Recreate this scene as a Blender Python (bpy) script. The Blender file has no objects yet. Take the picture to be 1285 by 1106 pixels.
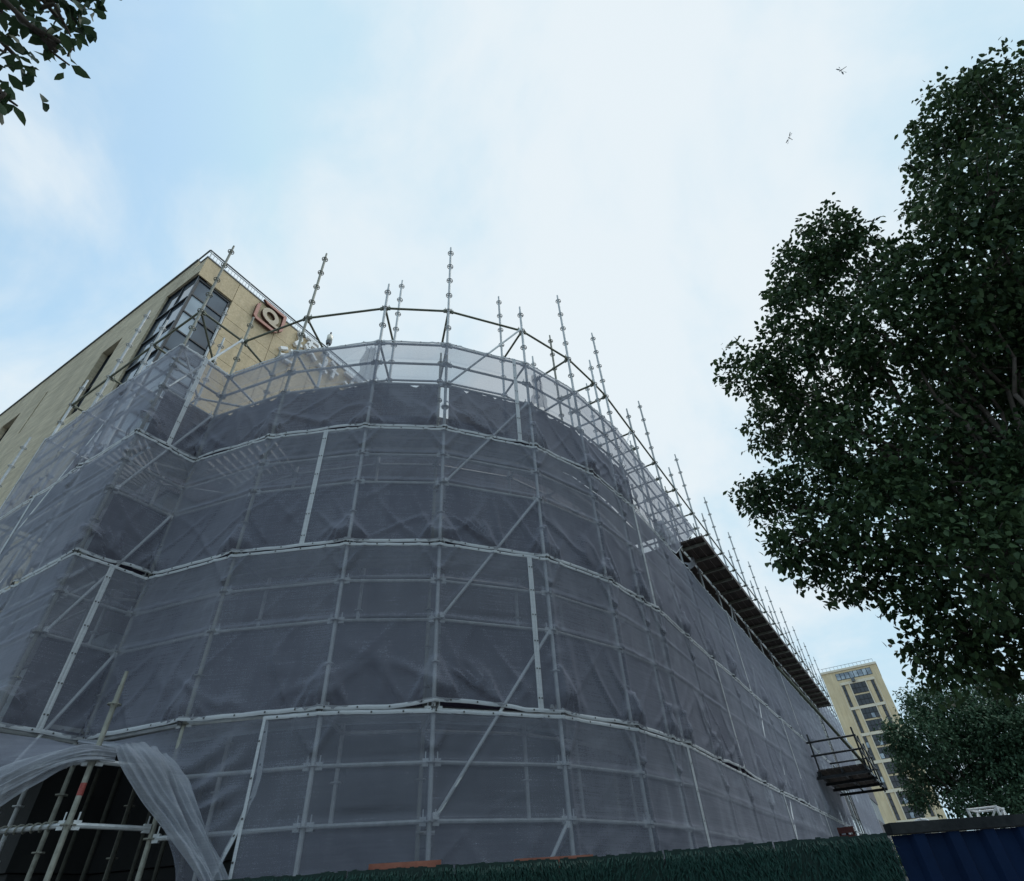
import bpy, bmesh, math, random
import numpy as np
from mathutils import Vector, Matrix

random.seed(11)
rng = np.random.default_rng(7)
R = math.radians
scene = bpy.context.scene
col = scene.collection

# ------------------------------------------------------------------ camera
cam_data = bpy.data.cameras.new("camera")
cam_data.sensor_fit = 'HORIZONTAL'
cam_data.sensor_width = 36.0
cam_data.lens = 36.0 * 704.0 / 1285.0
cam_data.clip_start = 0.05
cam_data.clip_end = 3000.0
cam = bpy.data.objects.new("camera", cam_data)
col.objects.link(cam)
rot = Matrix(((0.539484, -0.52565, -0.657761),
              (-0.840499, -0.38276, -0.383479),
              (-0.050188, 0.759728, -0.648301)))
cam.matrix_world = Matrix.Translation((0, 0, 1.65)) @ rot.to_4x4()
scene.camera = cam

# ------------------------------------------------------------------ world and sun
SUN_AZ, SUN_EL = R(-28), R(62)
CLOUD_AZ = R(16)                                               # the thickest, brightest part of the cloud deck
world = bpy.data.worlds.new("World")
scene.world = world
world.use_nodes = True
wn, wl = world.node_tree.nodes, world.node_tree.links
wn.clear()
w_out = wn.new('ShaderNodeOutputWorld')
w_bg = wn.new('ShaderNodeBackground')
w_bg.inputs['Strength'].default_value = 0.10
sky = wn.new('ShaderNodeTexSky')
sky.sky_type = 'NISHITA'
sky.sun_disc = False
sky.sun_elevation = SUN_EL
sky.sun_rotation = R(90) - SUN_AZ
sky.air_density = 1.0
sky.dust_density = 1.5
sky.ozone_density = 1.0
tc = wn.new('ShaderNodeTexCoord')
# cloud deck: directions projected on a high plane so that clouds flatten towards the horizon
sep = wn.new('ShaderNodeSeparateXYZ')
wl.new(tc.outputs['Generated'], sep.inputs[0])
zz = wn.new('ShaderNodeMath'); zz.operation = 'ADD'; zz.inputs[1].default_value = 0.35
zm = wn.new('ShaderNodeMath'); zm.operation = 'MAXIMUM'; zm.inputs[1].default_value = 0.0
wl.new(sep.outputs['Z'], zm.inputs[0]); wl.new(zm.outputs[0], zz.inputs[0])
dx = wn.new('ShaderNodeMath'); dx.operation = 'DIVIDE'
dy = wn.new('ShaderNodeMath'); dy.operation = 'DIVIDE'
wl.new(sep.outputs['X'], dx.inputs[0]); wl.new(zz.outputs[0], dx.inputs[1])
wl.new(sep.outputs['Y'], dy.inputs[0]); wl.new(zz.outputs[0], dy.inputs[1])
comb = wn.new('ShaderNodeCombineXYZ')
wl.new(dx.outputs[0], comb.inputs['X']); wl.new(dy.outputs[0], comb.inputs['Y'])
nz = wn.new('ShaderNodeTexNoise')
nz.inputs['Scale'].default_value = 2.5
nz.inputs['Detail'].default_value = 7.0
nz.inputs['Roughness'].default_value = 0.55
nz.inputs['Distortion'].default_value = 0.4
mp = wn.new('ShaderNodeMapping'); mp.inputs['Location'].default_value = (5.5, 6.1, 0.2)
wl.new(comb.outputs[0], mp.inputs['Vector']); wl.new(mp.outputs[0], nz.inputs['Vector'])
# the deck is thicker round the hidden sun
sund = wn.new('ShaderNodeVectorMath'); sund.operation = 'DOT_PRODUCT'
sund.inputs[1].default_value = (math.cos(SUN_EL) * math.cos(CLOUD_AZ), math.cos(SUN_EL) * math.sin(CLOUD_AZ), math.sin(SUN_EL))
wl.new(tc.outputs['Generated'], sund.inputs[0])
sr = wn.new('ShaderNodeMapRange')
sr.inputs['From Min'].default_value = 0.80; sr.inputs['From Max'].default_value = 1.0
sr.inputs['To Min'].default_value = -0.05; sr.inputs['To Max'].default_value = 0.09
wl.new(sund.outputs['Value'], sr.inputs['Value'])
addm = wn.new('ShaderNodeMath'); addm.operation = 'ADD'
wl.new(nz.outputs['Fac'], addm.inputs[0]); wl.new(sr.outputs[0], addm.inputs[1])
cr = wn.new('ShaderNodeValToRGB')
cr.color_ramp.interpolation = 'EASE'
cr.color_ramp.elements[0].position = 0.35; cr.color_ramp.elements[0].color = (0.12, 0.12, 0.12, 1)
cr.color_ramp.elements[1].position = 0.67; cr.color_ramp.elements[1].color = (1, 1, 1, 1)
wl.new(addm.outputs[0], cr.inputs['Fac'])
mixc = wn.new('ShaderNodeMix'); mixc.data_type = 'RGBA'
wl.new(cr.outputs['Color'], mixc.inputs['Factor'])
gain = wn.new('ShaderNodeVectorMath'); gain.operation = 'MULTIPLY'; gain.inputs[1].default_value = (3.4, 3.7, 2.95)
wl.new(sky.outputs['Color'], gain.inputs[0])
cap = wn.new('ShaderNodeVectorMath'); cap.operation = 'MINIMUM'; cap.inputs[1].default_value = (5.3, 7.6, 9.1)
wl.new(gain.outputs[0], cap.inputs[0])
wl.new(cap.outputs[0], mixc.inputs['A'])
mixc.inputs['B'].default_value = (8.05, 8.9, 9.45, 1)
wl.new(mixc.outputs['Result'], w_bg.inputs['Color'])
wl.new(w_bg.outputs[0], w_out.inputs['Surface'])

sun_data = bpy.data.lights.new("sun", 'SUN')
sun_data.energy = 1.4
sun_data.angle = R(40)
sun_data.color = (1.0, 0.97, 0.92)
sun = bpy.data.objects.new("sun", sun_data)
col.objects.link(sun)
sd = Vector((math.cos(SUN_EL) * math.cos(SUN_AZ), math.cos(SUN_EL) * math.sin(SUN_AZ), math.sin(SUN_EL)))
sun.rotation_euler = sd.to_track_quat('Z', 'Y').to_euler()
sun.location = (0, -20, 40)

scene.view_settings.view_transform = 'Standard'
scene.view_settings.look = 'None'
scene.view_settings.exposure = 0.0
scene.view_settings.gamma = 1.0
scene.view_settings.use_curve_mapping = False
scene.render.engine = 'CYCLES'
scene.cycles.transparent_max_bounces = 24
scene.cycles.max_bounces = 8
scene.cycles.diffuse_bounces = 3
scene.cycles.use_denoising = True

# ------------------------------------------------------------------ materials
def new_mat(name):
    m = bpy.data.materials.new(name)
    m.use_nodes = True
    return m, m.node_tree.nodes, m.node_tree.links, m.node_tree.nodes['Principled BSDF']

def surf(name, c1, c2, scale=6.0, rough=0.7, metal=0.0, bump=0.15, stretch=(1, 1, 1), detail=6.0, bdist=0.02, c3=None):
    m, n, l, b = new_mat(name)
    t = n.new('ShaderNodeTexCoord')
    mpp = n.new('ShaderNodeMapping'); mpp.inputs['Scale'].default_value = stretch
    no = n.new('ShaderNodeTexNoise')
    no.inputs['Scale'].default_value = scale; no.inputs['Detail'].default_value = detail; no.inputs['Roughness'].default_value = 0.65
    l.new(t.outputs['Object'], mpp.inputs[0]); l.new(mpp.outputs[0], no.inputs['Vector'])
    r = n.new('ShaderNodeValToRGB')
    r.color_ramp.elements[0].position = 0.3; r.color_ramp.elements[0].color = (*c1, 1)
    r.color_ramp.elements[1].position = 0.7; r.color_ramp.elements[1].color = (*c2, 1)
    if c3:
        e = r.color_ramp.elements.new(0.5); e.color = (*c3, 1)
    l.new(no.outputs['Fac'], r.inputs[0]); l.new(r.outputs[0], b.inputs['Base Color'])
    b.inputs['Roughness'].default_value = rough
    b.inputs['Metallic'].default_value = metal
    if bump:
        bp = n.new('ShaderNodeBump'); bp.inputs['Strength'].default_value = bump; bp.inputs['Distance'].default_value = bdist
        no2 = n.new('ShaderNodeTexNoise'); no2.inputs['Scale'].default_value = scale * 5; no2.inputs['Detail'].default_value = 4
        l.new(mpp.outputs[0], no2.inputs['Vector'])
        l.new(no2.outputs['Fac'], bp.inputs['Height']); l.new(bp.outputs[0], b.inputs['Normal'])
    return m

def weather(m, amount=0.22, per_piece=0.16):
    """rain stains with a shape of their own and a tone shift from piece to piece"""
    n, l = m.node_tree.nodes, m.node_tree.links
    b = n['Principled BSDF']; src = b.inputs['Base Color'].links[0].from_socket
    t = n.new('ShaderNodeNewGeometry'); mp_ = n.new('ShaderNodeMapping'); mp_.inputs['Scale'].default_value = (1.3, 1.3, 0.16)
    no = n.new('ShaderNodeTexNoise'); no.inputs['Scale'].default_value = 1.6; no.inputs['Detail'].default_value = 8; no.inputs['Roughness'].default_value = 0.7
    l.new(t.outputs['Position'], mp_.inputs[0]); l.new(mp_.outputs[0], no.inputs['Vector'])
    mr = n.new('ShaderNodeMapRange'); mr.inputs['From Min'].default_value = 0.35; mr.inputs['From Max'].default_value = 0.65
    mr.inputs['To Min'].default_value = 1 - amount; mr.inputs['To Max'].default_value = 1.0
    l.new(no.outputs['Fac'], mr.inputs['Value'])
    oi = n.new('ShaderNodeObjectInfo'); m2 = n.new('ShaderNodeMath'); m2.operation = 'MULTIPLY_ADD'
    m2.inputs[1].default_value = per_piece; m2.inputs[2].default_value = 1 - per_piece * 0.5
    l.new(oi.outputs['Random'], m2.inputs[0])
    m3 = n.new('ShaderNodeMath'); m3.operation = 'MULTIPLY'; l.new(mr.outputs[0], m3.inputs[0]); l.new(m2.outputs[0], m3.inputs[1])
    vm = n.new('ShaderNodeVectorMath'); vm.operation = 'SCALE'; l.new(src, vm.inputs[0]); l.new(m3.outputs[0], vm.inputs['Scale'])
    l.new(vm.outputs[0], b.inputs['Base Color'])
def net_mat(name, c1, c2, tmin, tmax, transl=0.35, thread=420.0):
    """woven safety net: fine threads with open holes, uneven density"""
    m, n, l, b = new_mat(name)
    n.remove(b)
    out = [x for x in n if x.type == 'OUTPUT_MATERIAL'][0]
    t = n.new('ShaderNodeTexCoord')
    mpp = n.new('ShaderNodeMapping'); mpp.inputs['Scale'].default_value = (1.0, 1.0, 0.28)
    l.new(t.outputs['Object'], mpp.inputs[0])
    no = n.new('ShaderNodeTexNoise'); no.inputs['Scale'].default_value = 2.2; no.inputs['Detail'].default_value = 8; no.inputs['Roughness'].default_value = 0.7
    l.new(mpp.outputs[0], no.inputs['Vector'])
    r = n.new('ShaderNodeValToRGB')
    r.color_ramp.elements[0].position = 0.32; r.color_ramp.elements[0].color = (*c1, 1)
    r.color_ramp.elements[1].position = 0.7; r.color_ramp.elements[1].color = (*c2, 1)
    thr = n.new('ShaderNodeTexNoise'); thr.inputs['Scale'].default_value = 3.0; thr.inputs['Detail'].default_value = 3; thr.inputs['Roughness'].default_value = 0.7
    mp3 = n.new('ShaderNodeMapping'); mp3.inputs['Scale'].default_value = (0.7, 0.7, 26.0)
    l.new(t.outputs['Object'], mp3.inputs[0]); l.new(mp3.outputs[0], thr.inputs['Vector'])
    mixv = n.new('ShaderNodeMath'); mixv.operation = 'MULTIPLY_ADD'; mixv.inputs[1].default_value = 0.55
    sc_ = n.new('ShaderNodeMath'); sc_.operation = 'MULTIPLY'; sc_.inputs[1].default_value = 0.45
    l.new(thr.outputs['Fac'], sc_.inputs[0]); l.new(no.outputs['Fac'], mixv.inputs[0]); l.new(sc_.outputs[0], mixv.inputs[2])
    l.new(mixv.outputs[0], r.inputs[0])
    fine = n.new('ShaderNodeTexNoise'); fine.inputs['Scale'].default_value = 95.0; fine.inputs['Detail'].default_value = 3; fine.inputs['Roughness'].default_value = 0.8
    l.new(t.outputs['Object'], fine.inputs['Vector'])
    bp = n.new('ShaderNodeBump'); bp.inputs['Strength'].default_value = 0.22; bp.inputs['Distance'].default_value = 0.010
    wr = n.new('ShaderNodeTexNoise'); wr.inputs['Scale'].default_value = 5.0; wr.inputs['Detail'].default_value = 5; wr.inputs['Distortion'].default_value = 1.6
    mp2 = n.new('ShaderNodeMapping'); mp2.inputs['Scale'].default_value = (1.0, 1.0, 0.3)
    l.new(t.outputs['Object'], mp2.inputs[0]); l.new(mp2.outputs[0], wr.inputs['Vector'])
    addh = n.new('ShaderNodeMath'); addh.operation = 'MULTIPLY_ADD'; addh.inputs[1].default_value = 0.12
    l.new(fine.outputs['Fac'], addh.inputs[0]); l.new(wr.outputs['Fac'], addh.inputs[2])
    l.new(addh.outputs[0], bp.inputs['Height'])
    d = n.new('ShaderNodeBsdfDiffuse'); tr = n.new('ShaderNodeBsdfTranslucent'); tp = n.new('ShaderNodeBsdfTransparent')
    l.new(r.outputs[0], d.inputs['Color']); l.new(r.outputs[0], tr.inputs['Color'])
    l.new(bp.outputs[0], d.inputs['Normal']); l.new(bp.outputs[0], tr.inputs['Normal'])
    ms = n.new('ShaderNodeMixShader'); ms.inputs[0].default_value = transl
    l.new(d.outputs[0], ms.inputs[1]); l.new(tr.outputs[0], ms.inputs[2])
    mr = n.new('ShaderNodeMapRange'); mr.inputs['From Min'].default_value = 0.3; mr.inputs['From Max'].default_value = 0.7
    mr.inputs['To Min'].default_value = 1 - tmax; mr.inputs['To Max'].default_value = 1 - tmin
    l.new(fine.outputs['Fac'], mr.inputs['Value'])
    # a slanting line of sight crosses more threads: hole share falls with the cosine
    lw = n.new('ShaderNodeLayerWeight'); lw.inputs['Blend'].default_value = 0.5
    inv = n.new('ShaderNodeMath'); inv.operation = 'SUBTRACT'; inv.inputs[0].default_value = 1.0; l.new(mr.outputs[0], inv.inputs[1])
    cosn = n.new('ShaderNodeMath'); cosn.operation = 'SUBTRACT'; cosn.inputs[0].default_value = 1.45; l.new(lw.outputs['Facing'], cosn.inputs[1])
    ex = n.new('ShaderNodeMath'); ex.operation = 'DIVIDE'; ex.inputs[0].default_value = 1.38; l.new(cosn.outputs[0], ex.inputs[1])
    pw = n.new('ShaderNodeMath'); pw.operation = 'POWER'; l.new(inv.outputs[0], pw.inputs[0]); l.new(ex.outputs[0], pw.inputs[1])
    opa = n.new('ShaderNodeMath'); opa.operation = 'SUBTRACT'; opa.inputs[0].default_value = 1.0; l.new(pw.outputs[0], opa.inputs[1])
    mx = n.new('ShaderNodeMixShader')
    l.new(opa.outputs[0], mx.inputs[0]); l.new(tp.outputs[0], mx.inputs[1]); l.new(ms.outputs[0], mx.inputs[2])
    l.new(mx.outputs[0], out.inputs['Surface'])
    return m

M_net = net_mat("grey_net_weave", (0.235, 0.245, 0.30), (0.385, 0.40, 0.465), 0.50, 0.60, transl=0.15)
M_drape = net_mat("bunched_net_weave", (0.32, 0.335, 0.38), (0.50, 0.52, 0.57), 0.34, 0.46, transl=0.22)
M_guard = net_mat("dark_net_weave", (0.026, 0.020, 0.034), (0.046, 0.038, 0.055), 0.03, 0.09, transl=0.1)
M_hem = net_mat("pale_hem_tape", (0.50, 0.52, 0.55), (0.76, 0.78, 0.80), 0.02, 0.10, transl=0.2)
M_tube = surf("galvanised_tube", (0.42, 0.44, 0.45), (0.64, 0.66, 0.67), 9, 0.5, 0.25, 0.1)
M_pale = surf("pale_galvanised_brace", (0.55, 0.57, 0.58), (0.75, 0.77, 0.78), 9, 0.5, 0.15, 0.1)
M_tube_old = surf("weathered_tube", (0.20, 0.20, 0.17), (0.36, 0.36, 0.31), 11, 0.6, 0.3, 0.15)
M_tube_green = surf("dull_ledger_steel", (0.09, 0.10, 0.075), (0.17, 0.18, 0.13), 9, 0.55, 0.3, 0.1)
M_shade = surf("shaded_tube", (0.03, 0.032, 0.026), (0.07, 0.07, 0.055), 11, 0.7, 0.2, 0.15)  # tube colour with the dimness of the opening painted in
M_black = surf("shade_black_cladding", (0.008, 0.009, 0.010), (0.016, 0.017, 0.018), 3, 0.8)  # cladding colour near black, standing in for the shade inside the opening
M_red = surf("red_paint_mark", (0.22, 0.03, 0.028), (0.38, 0.09, 0.07), 60, 0.6)
M_plank = surf("rusty_deck_plank", (0.040, 0.030, 0.027), (0.095, 0.07, 0.06), 3, 0.8, 0, 0.3, (0.4, 3, 1))
M_steel_plank = surf("pale_steel_plank", (0.30, 0.31, 0.31), (0.48, 0.48, 0.46), 5, 0.55, 0.2)
M_eyelet = surf("dark_eyelet", (0.02, 0.02, 0.02), (0.05, 0.05, 0.05), 20, 0.5)
M_tie = surf("dark_tie", (0.03, 0.03, 0.032), (0.10, 0.10, 0.10), 20, 0.7)
M_stone = surf("ochre_stone_panel", (0.58, 0.46, 0.29), (0.76, 0.61, 0.41), 14, 0.75, 0, 0.3, c3=(0.69, 0.535, 0.33))
M_stone2 = surf("buff_streaked_stone", (0.52, 0.435, 0.30), (0.80, 0.69, 0.50), 3.0, 0.8, 0, 0.9, (1, 0.35, 3.0), bdist=0.06)
M_joint = surf("dark_joint_mortar", (0.14, 0.12, 0.09), (0.2, 0.17, 0.12), 10, 0.9)
M_toprail = surf("dark_weathered_rail", (0.012, 0.014, 0.016), (0.035, 0.037, 0.038), 8, 0.7)
M_toprail.node_tree.nodes["Principled BSDF"].inputs["Specular IOR Level"].default_value = 0.1
M_coping = surf("grey_coping_metal", (0.10, 0.11, 0.12), (0.17, 0.18, 0.19), 6, 0.5, 0.4)
M_frame = surf("black_window_frame", (0.012, 0.014, 0.017), (0.03, 0.032, 0.036), 10, 0.4, 0.2)
M_rail = surf("pale_railing_paint", (0.45, 0.47, 0.48), (0.6, 0.62, 0.63), 10, 0.45, 0.2)
M_white = surf("white_letter_metal", (0.74, 0.75, 0.76), (0.86, 0.86, 0.86), 12, 0.45)
M_signred = surf("faded_red_sign_face", (0.40, 0.15, 0.11), (0.50, 0.24, 0.18), 10, 0.5)
M_signtan = surf("tan_sign_face", (0.45, 0.36, 0.25), (0.56, 0.46, 0.34), 10, 0.5)
M_signside = surf("dark_red_sign_return", (0.04, 0.012, 0.012), (0.09, 0.03, 0.03), 10, 0.5)
M_podium = surf("dark_grey_cladding", (0.20, 0.225, 0.235), (0.34, 0.36, 0.37), 1.4, 0.7, 0, 0.2)
M_podium_b = surf("purple_grey_cladding", (0.08, 0.068, 0.078), (0.14, 0.12, 0.13), 1.4, 0.7, 0, 0.2)
M_concrete = surf("weathered_concrete", (0.22, 0.22, 0.21), (0.36, 0.355, 0.34), 3, 0.85, 0, 0.3)
M_tower = surf("cream_tower_stone", (0.74, 0.585, 0.36), (0.83, 0.68, 0.45), 0.6, 0.8, 0, 0.1)
M_tower_pale = surf("pale_tower_trim", (0.72, 0.63, 0.49), (0.80, 0.72, 0.58), 0.8, 0.8, 0, 0.1)
M_ground = surf("grey_paving", (0.10, 0.10, 0.098), (0.19, 0.185, 0.18), 0.8, 0.9, 0, 0.3)
M_orange = surf("orange_board", (0.20, 0.06, 0.035), (0.33, 0.12, 0.075), 7, 0.7, 0, 0.2)
M_bark = surf("grey_brown_bark", (0.05, 0.042, 0.034), (0.12, 0.10, 0.085), 9, 0.9, 0, 0.6, (1, 1, 0.25))
M_blue = surf("blue_fence_sheet", (0.002, 0.010, 0.035), (0.004, 0.016, 0.052), 3, 0.85)
M_blue.node_tree.nodes["Principled BSDF"].inputs["Specular IOR Level"].default_value = 0.15
M_turf_base = surf("dark_green_backing", (0.002, 0.015, 0.012), (0.006, 0.028, 0.022), 8, 0.85)
M_cream = surf("cream_paint", (0.55, 0.50, 0.40), (0.68, 0.62, 0.5), 10, 0.5)
M_dred = surf("dark_red_crate_paint", (0.06, 0.014, 0.012), (0.13, 0.035, 0.03), 14, 0.7)

for m_ in (M_stone, M_stone2, M_tower, M_podium, M_podium_b, M_blue): weather(m_)
weather(M_tube, 0.25, 0.25); weather(M_tube_old, 0.25, 0.3); weather(M_plank, 0.3, 0.5)
def glass_mat(name, c, rough=0.06, c2=None):
    m, n, l, b = new_mat(name)
    t = n.new('ShaderNodeTexCoord'); no = n.new('ShaderNodeTexNoise'); no.inputs['Scale'].default_value = 0.7
    l.new(t.outputs['Object'], no.inputs['Vector'])
    r = n.new('ShaderNodeValToRGB'); r.color_ramp.elements[0].color = (*c, 1)
    r.color_ramp.elements[1].color = (*(c2 or tuple(v * 1.8 for v in c)), 1)
    r.color_ramp.elements[0].position = 0.35; r.color_ramp.elements[1].position = 0.65
    l.new(no.outputs['Fac'], r.inputs[0]); l.new(r.outputs[0], b.inputs['Base Color'])
    b.inputs['Roughness'].default_value = rough
    b.inputs['Specular IOR Level'].default_value = 0.6
    bp = n.new('ShaderNodeBump'); bp.inputs['Strength'].default_value = 0.05; bp.inputs['Distance'].default_value = 0.02
    l.new(no.outputs['Fac'], bp.inputs['Height']); l.new(bp.outputs[0], b.inputs['Normal'])
    return m
M_glass = glass_mat("blue_grey_glass", (0.05, 0.065, 0.085), 0.05, (0.12, 0.145, 0.18))
M_tglass = glass_mat("dark_tower_glass", (0.015, 0.018, 0.025), 0.08, (0.04, 0.045, 0.06))
M_skyglass = glass_mat("pale_band_glass", (0.16, 0.20, 0.25), 0.08, (0.45, 0.52, 0.58))
M_lampglass = surf("lamp_globe_white", (0.6, 0.58, 0.5), (0.75, 0.72, 0.62), 10, 0.3)

def leaf_mat(name, dark, light, transl=0.18):
    m, n, l, b = new_mat(name)
    out = [x for x in n if x.type == 'OUTPUT_MATERIAL'][0]
    t = n.new('ShaderNodeNewGeometry')
    r = n.new('ShaderNodeValToRGB'); r.color_ramp.elements[0].color = (*dark, 1); r.color_ramp.elements[1].color = (*light, 1)
    l.new(t.outputs['Random Per Island'], r.inputs[0])
    l.new(r.outputs[0], b.inputs['Base Color'])
    b.inputs['Roughness'].default_value = 0.55
    b.inputs['Specular IOR Level'].default_value = 0.22
    tr = n.new('ShaderNodeBsdfTranslucent'); l.new(r.outputs[0], tr.inputs['Color'])
    mx = n.new('ShaderNodeMixShader'); mx.inputs[0].default_value = transl
    l.new(b.outputs[0], mx.inputs[1]); l.new(tr.outputs[0], mx.inputs[2]); l.new(mx.outputs[0], out.inputs['Surface'])
    return m
M_leaf = leaf_mat("dark_broad_leaf", (0.018, 0.042, 0.021), (0.075, 0.125, 0.050))
M_leaf_far = leaf_mat("mid_green_leaf", (0.045, 0.092, 0.056), (0.095, 0.17, 0.095))
M_leaf_near = leaf_mat("near_broad_leaf", (0.020, 0.042, 0.022), (0.06, 0.10, 0.045), 0.25)
M_turf = leaf_mat("turf_blade_green", (0.004, 0.026, 0.021), (0.014, 0.056, 0.044), 0.1)

# ------------------------------------------------------------------ helpers
class MB:
    def __init__(self):
        self.v = []; self.f = []
    def add(self, vs, fs):
        o = len(self.v)
        self.v.extend(vs); self.f.extend([tuple(i + o for i in f) for f in fs])
        return self
    def box(self, lo, hi):
        x0, y0, z0 = lo; x1, y1, z1 = hi
        vs = [(x0, y0, z0), (x1, y0, z0), (x1, y1, z0), (x0, y1, z0), (x0, y0, z1), (x1, y0, z1), (x1, y1, z1), (x0, y1, z1)]
        return self.add(vs, [(0, 3, 2, 1), (4, 5, 6, 7), (0, 1, 5, 4), (1, 2, 6, 5), (2, 3, 7, 6), (3, 0, 4, 7)])
    def obox(self, c, ax, ay, az, hx, hy, hz):
        c = Vector(c); ax = Vector(ax).normalized() * hx; ay = Vector(ay).normalized() * hy; az = Vector(az).normalized() * hz
        vs = [tuple(c + sx * ax + sy * ay + sz * az) for sz in (-1, 1) for sx, sy in ((-1, -1), (1, -1), (1, 1), (-1, 1))]
        return self.add(vs, [(0, 3, 2, 1), (4, 5, 6, 7), (0, 1, 5, 4), (1, 2, 6, 5), (2, 3, 7, 6), (3, 0, 4, 7)])
    def tube(self, p0, p1, r0, r1=None, n=8, caps=True):
        r1 = r0 if r1 is None else r1
        p0 = Vector(p0); p1 = Vector(p1); d = (p1 - p0)
        if d.length < 1e-6: return self
        d.normalize()
        a = d.cross(Vector((0, 0, 1)))
        if a.length < 1e-3: a = Vector((1, 0, 0))
        a.normalize(); b = d.cross(a)
        vs = []
        for p, r in ((p0, r0), (p1, r1)):
            for k in range(n):
                t = 2 * math.pi * k / n
                vs.append(tuple(p + (a * math.cos(t) + b * math.sin(t)) * r))
        fs = [(k, (k + 1) % n, n + (k + 1) % n, n + k) for k in range(n)]
        if caps: fs += [tuple(reversed(range(n))), tuple(range(n, 2 * n))]
        return self.add(vs, fs)
    def path(self, pts, r, n=6):
        for a, b in zip(pts[:-1], pts[1:]): self.tube(a, b, r, n=n)
        return self
    def disc_ring(self, c, ro, ri, h, n=10):
        c = Vector(c); vs = []
        for z in (-h / 2, h / 2):
            for r in (ro, ri):
                for k in range(n):
                    t = 2 * math.pi * k / n
                    vs.append((c.x + r * math.cos(t), c.y + r * math.sin(t), c.z + z))
        fs = []
        for k in range(n):
            j = (k + 1) % n
            fs += [(k, n + k, n + j, j), (2 * n + k, 2 * n + j, 3 * n + j, 3 * n + k), (k, j, 2 * n + j, 2 * n + k), (n + k, 3 * n + k, 3 * n + j, n + j)]
        return self.add(vs, fs)
    def build(self, name, mat, parent=None, smooth=False, closed=True):
        o = mesh_obj(name, self.v, self.f, mat, parent, smooth)
        if closed:                                                # outward normals
            b = bmesh.new(); b.from_mesh(o.data)
            bmesh.ops.recalc_face_normals(b, faces=b.faces); b.to_mesh(o.data); b.free()
        return o

def mesh_obj(name, v, f, mat, parent=None, smooth=False):
    me = bpy.data.meshes.new(name)
    me.from_pydata([tuple(p) for p in v], [], [tuple(q) for q in f])
    me.materials.append(mat)
    if smooth:
        me.polygons.foreach_set('use_smooth', [True] * len(me.polygons))
    me.update()
    o = bpy.data.objects.new(name, me)
    col.objects.link(o)
    if parent is not None:
        o.parent = parent
        o.matrix_parent_inverse = parent_inv(parent)
    return o

def parent_inv(p):
    m = Matrix.Translation(p.location) @ p.rotation_euler.to_matrix().to_4x4()
    q = p.parent
    if q is not None:
        m = parent_inv(q).inverted() @ p.matrix_parent_inverse @ m
    return m.inverted()

def tag(o, label=None, cat=None, group=None, kind=None):
    if label: o['label'] = label
    if cat: o['category'] = cat
    if group: o['group'] = group
    if kind: o['kind'] = kind
    return o

def thing(name, label, cat, loc=(0, 0, 0), group=None):
    o = bpy.data.objects.new(name, None)
    o.empty_display_size = 0.2
    o.location = loc
    col.objects.link(o)
    return tag(o, label, cat, group)

# ------------------------------------------------------------------ ground
g = MB().box((-700, -700, -0.4), (900, 700, 0.0)).build('ground', M_ground)
tag(g, 'grey paving around the wrapped building', kind='structure')

# ------------------------------------------------------------------ plan of the scaffold
PTS = [Vector(p) for p in [(2.40, 12.10), (2.44, 7.82), (3.34, 7.80), (3.64, 6.38), (4.30, 5.04), (5.02, 4.12), (6.21, 3.23), (7.38, 2.83), (8.84, 2.66), (40.0, 2.66)]]
ARC = [0.0]
for a, b in zip(PTS[:-1], PTS[1:]): ARC.append(ARC[-1] + (b - a).length)
NRM = []                                                       # outward normal of every segment
for a, b in zip(PTS[:-1], PTS[1:]):
    d = (b - a).normalized(); NRM.append(Vector((d.y, -d.x)))
def seg_of(s):
    for i in range(len(PTS) - 1):
        if s <= ARC[i + 1]: return i
    return len(PTS) - 2
def plan(s):
    i = seg_of(s); d = (PTS[i + 1] - PTS[i]).normalized()
    p = PTS[i] + d * (s - ARC[i])
    n = NRM[i].copy()                                           # round the corners a little
    for j in (i, i + 1):
        if 0 < j < len(PTS) - 1:
            t = abs(s - ARC[j])
            if t < 0.12:
                o = NRM[j - 1] if j == i else NRM[j]
                w = 0.5 * (1 - t / 0.12)
                n = n * (1 - w) + o * w
    return p, n.normalized()

# ------------------------------------------------------------------ the stone office building
office = thing('office_building', 'ochre stone office building rising behind the wrapped scaffold', 'building', (8, 20, 0))
ZS, ZR = 18.8, 19.28
x0, x1, y0, y1 = 3.6, 13.2, 13.3, 30.5
wx = lambda y: x0 - (y - y0) * 0.0104                           # the long left wall is a hair out of square
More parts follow.
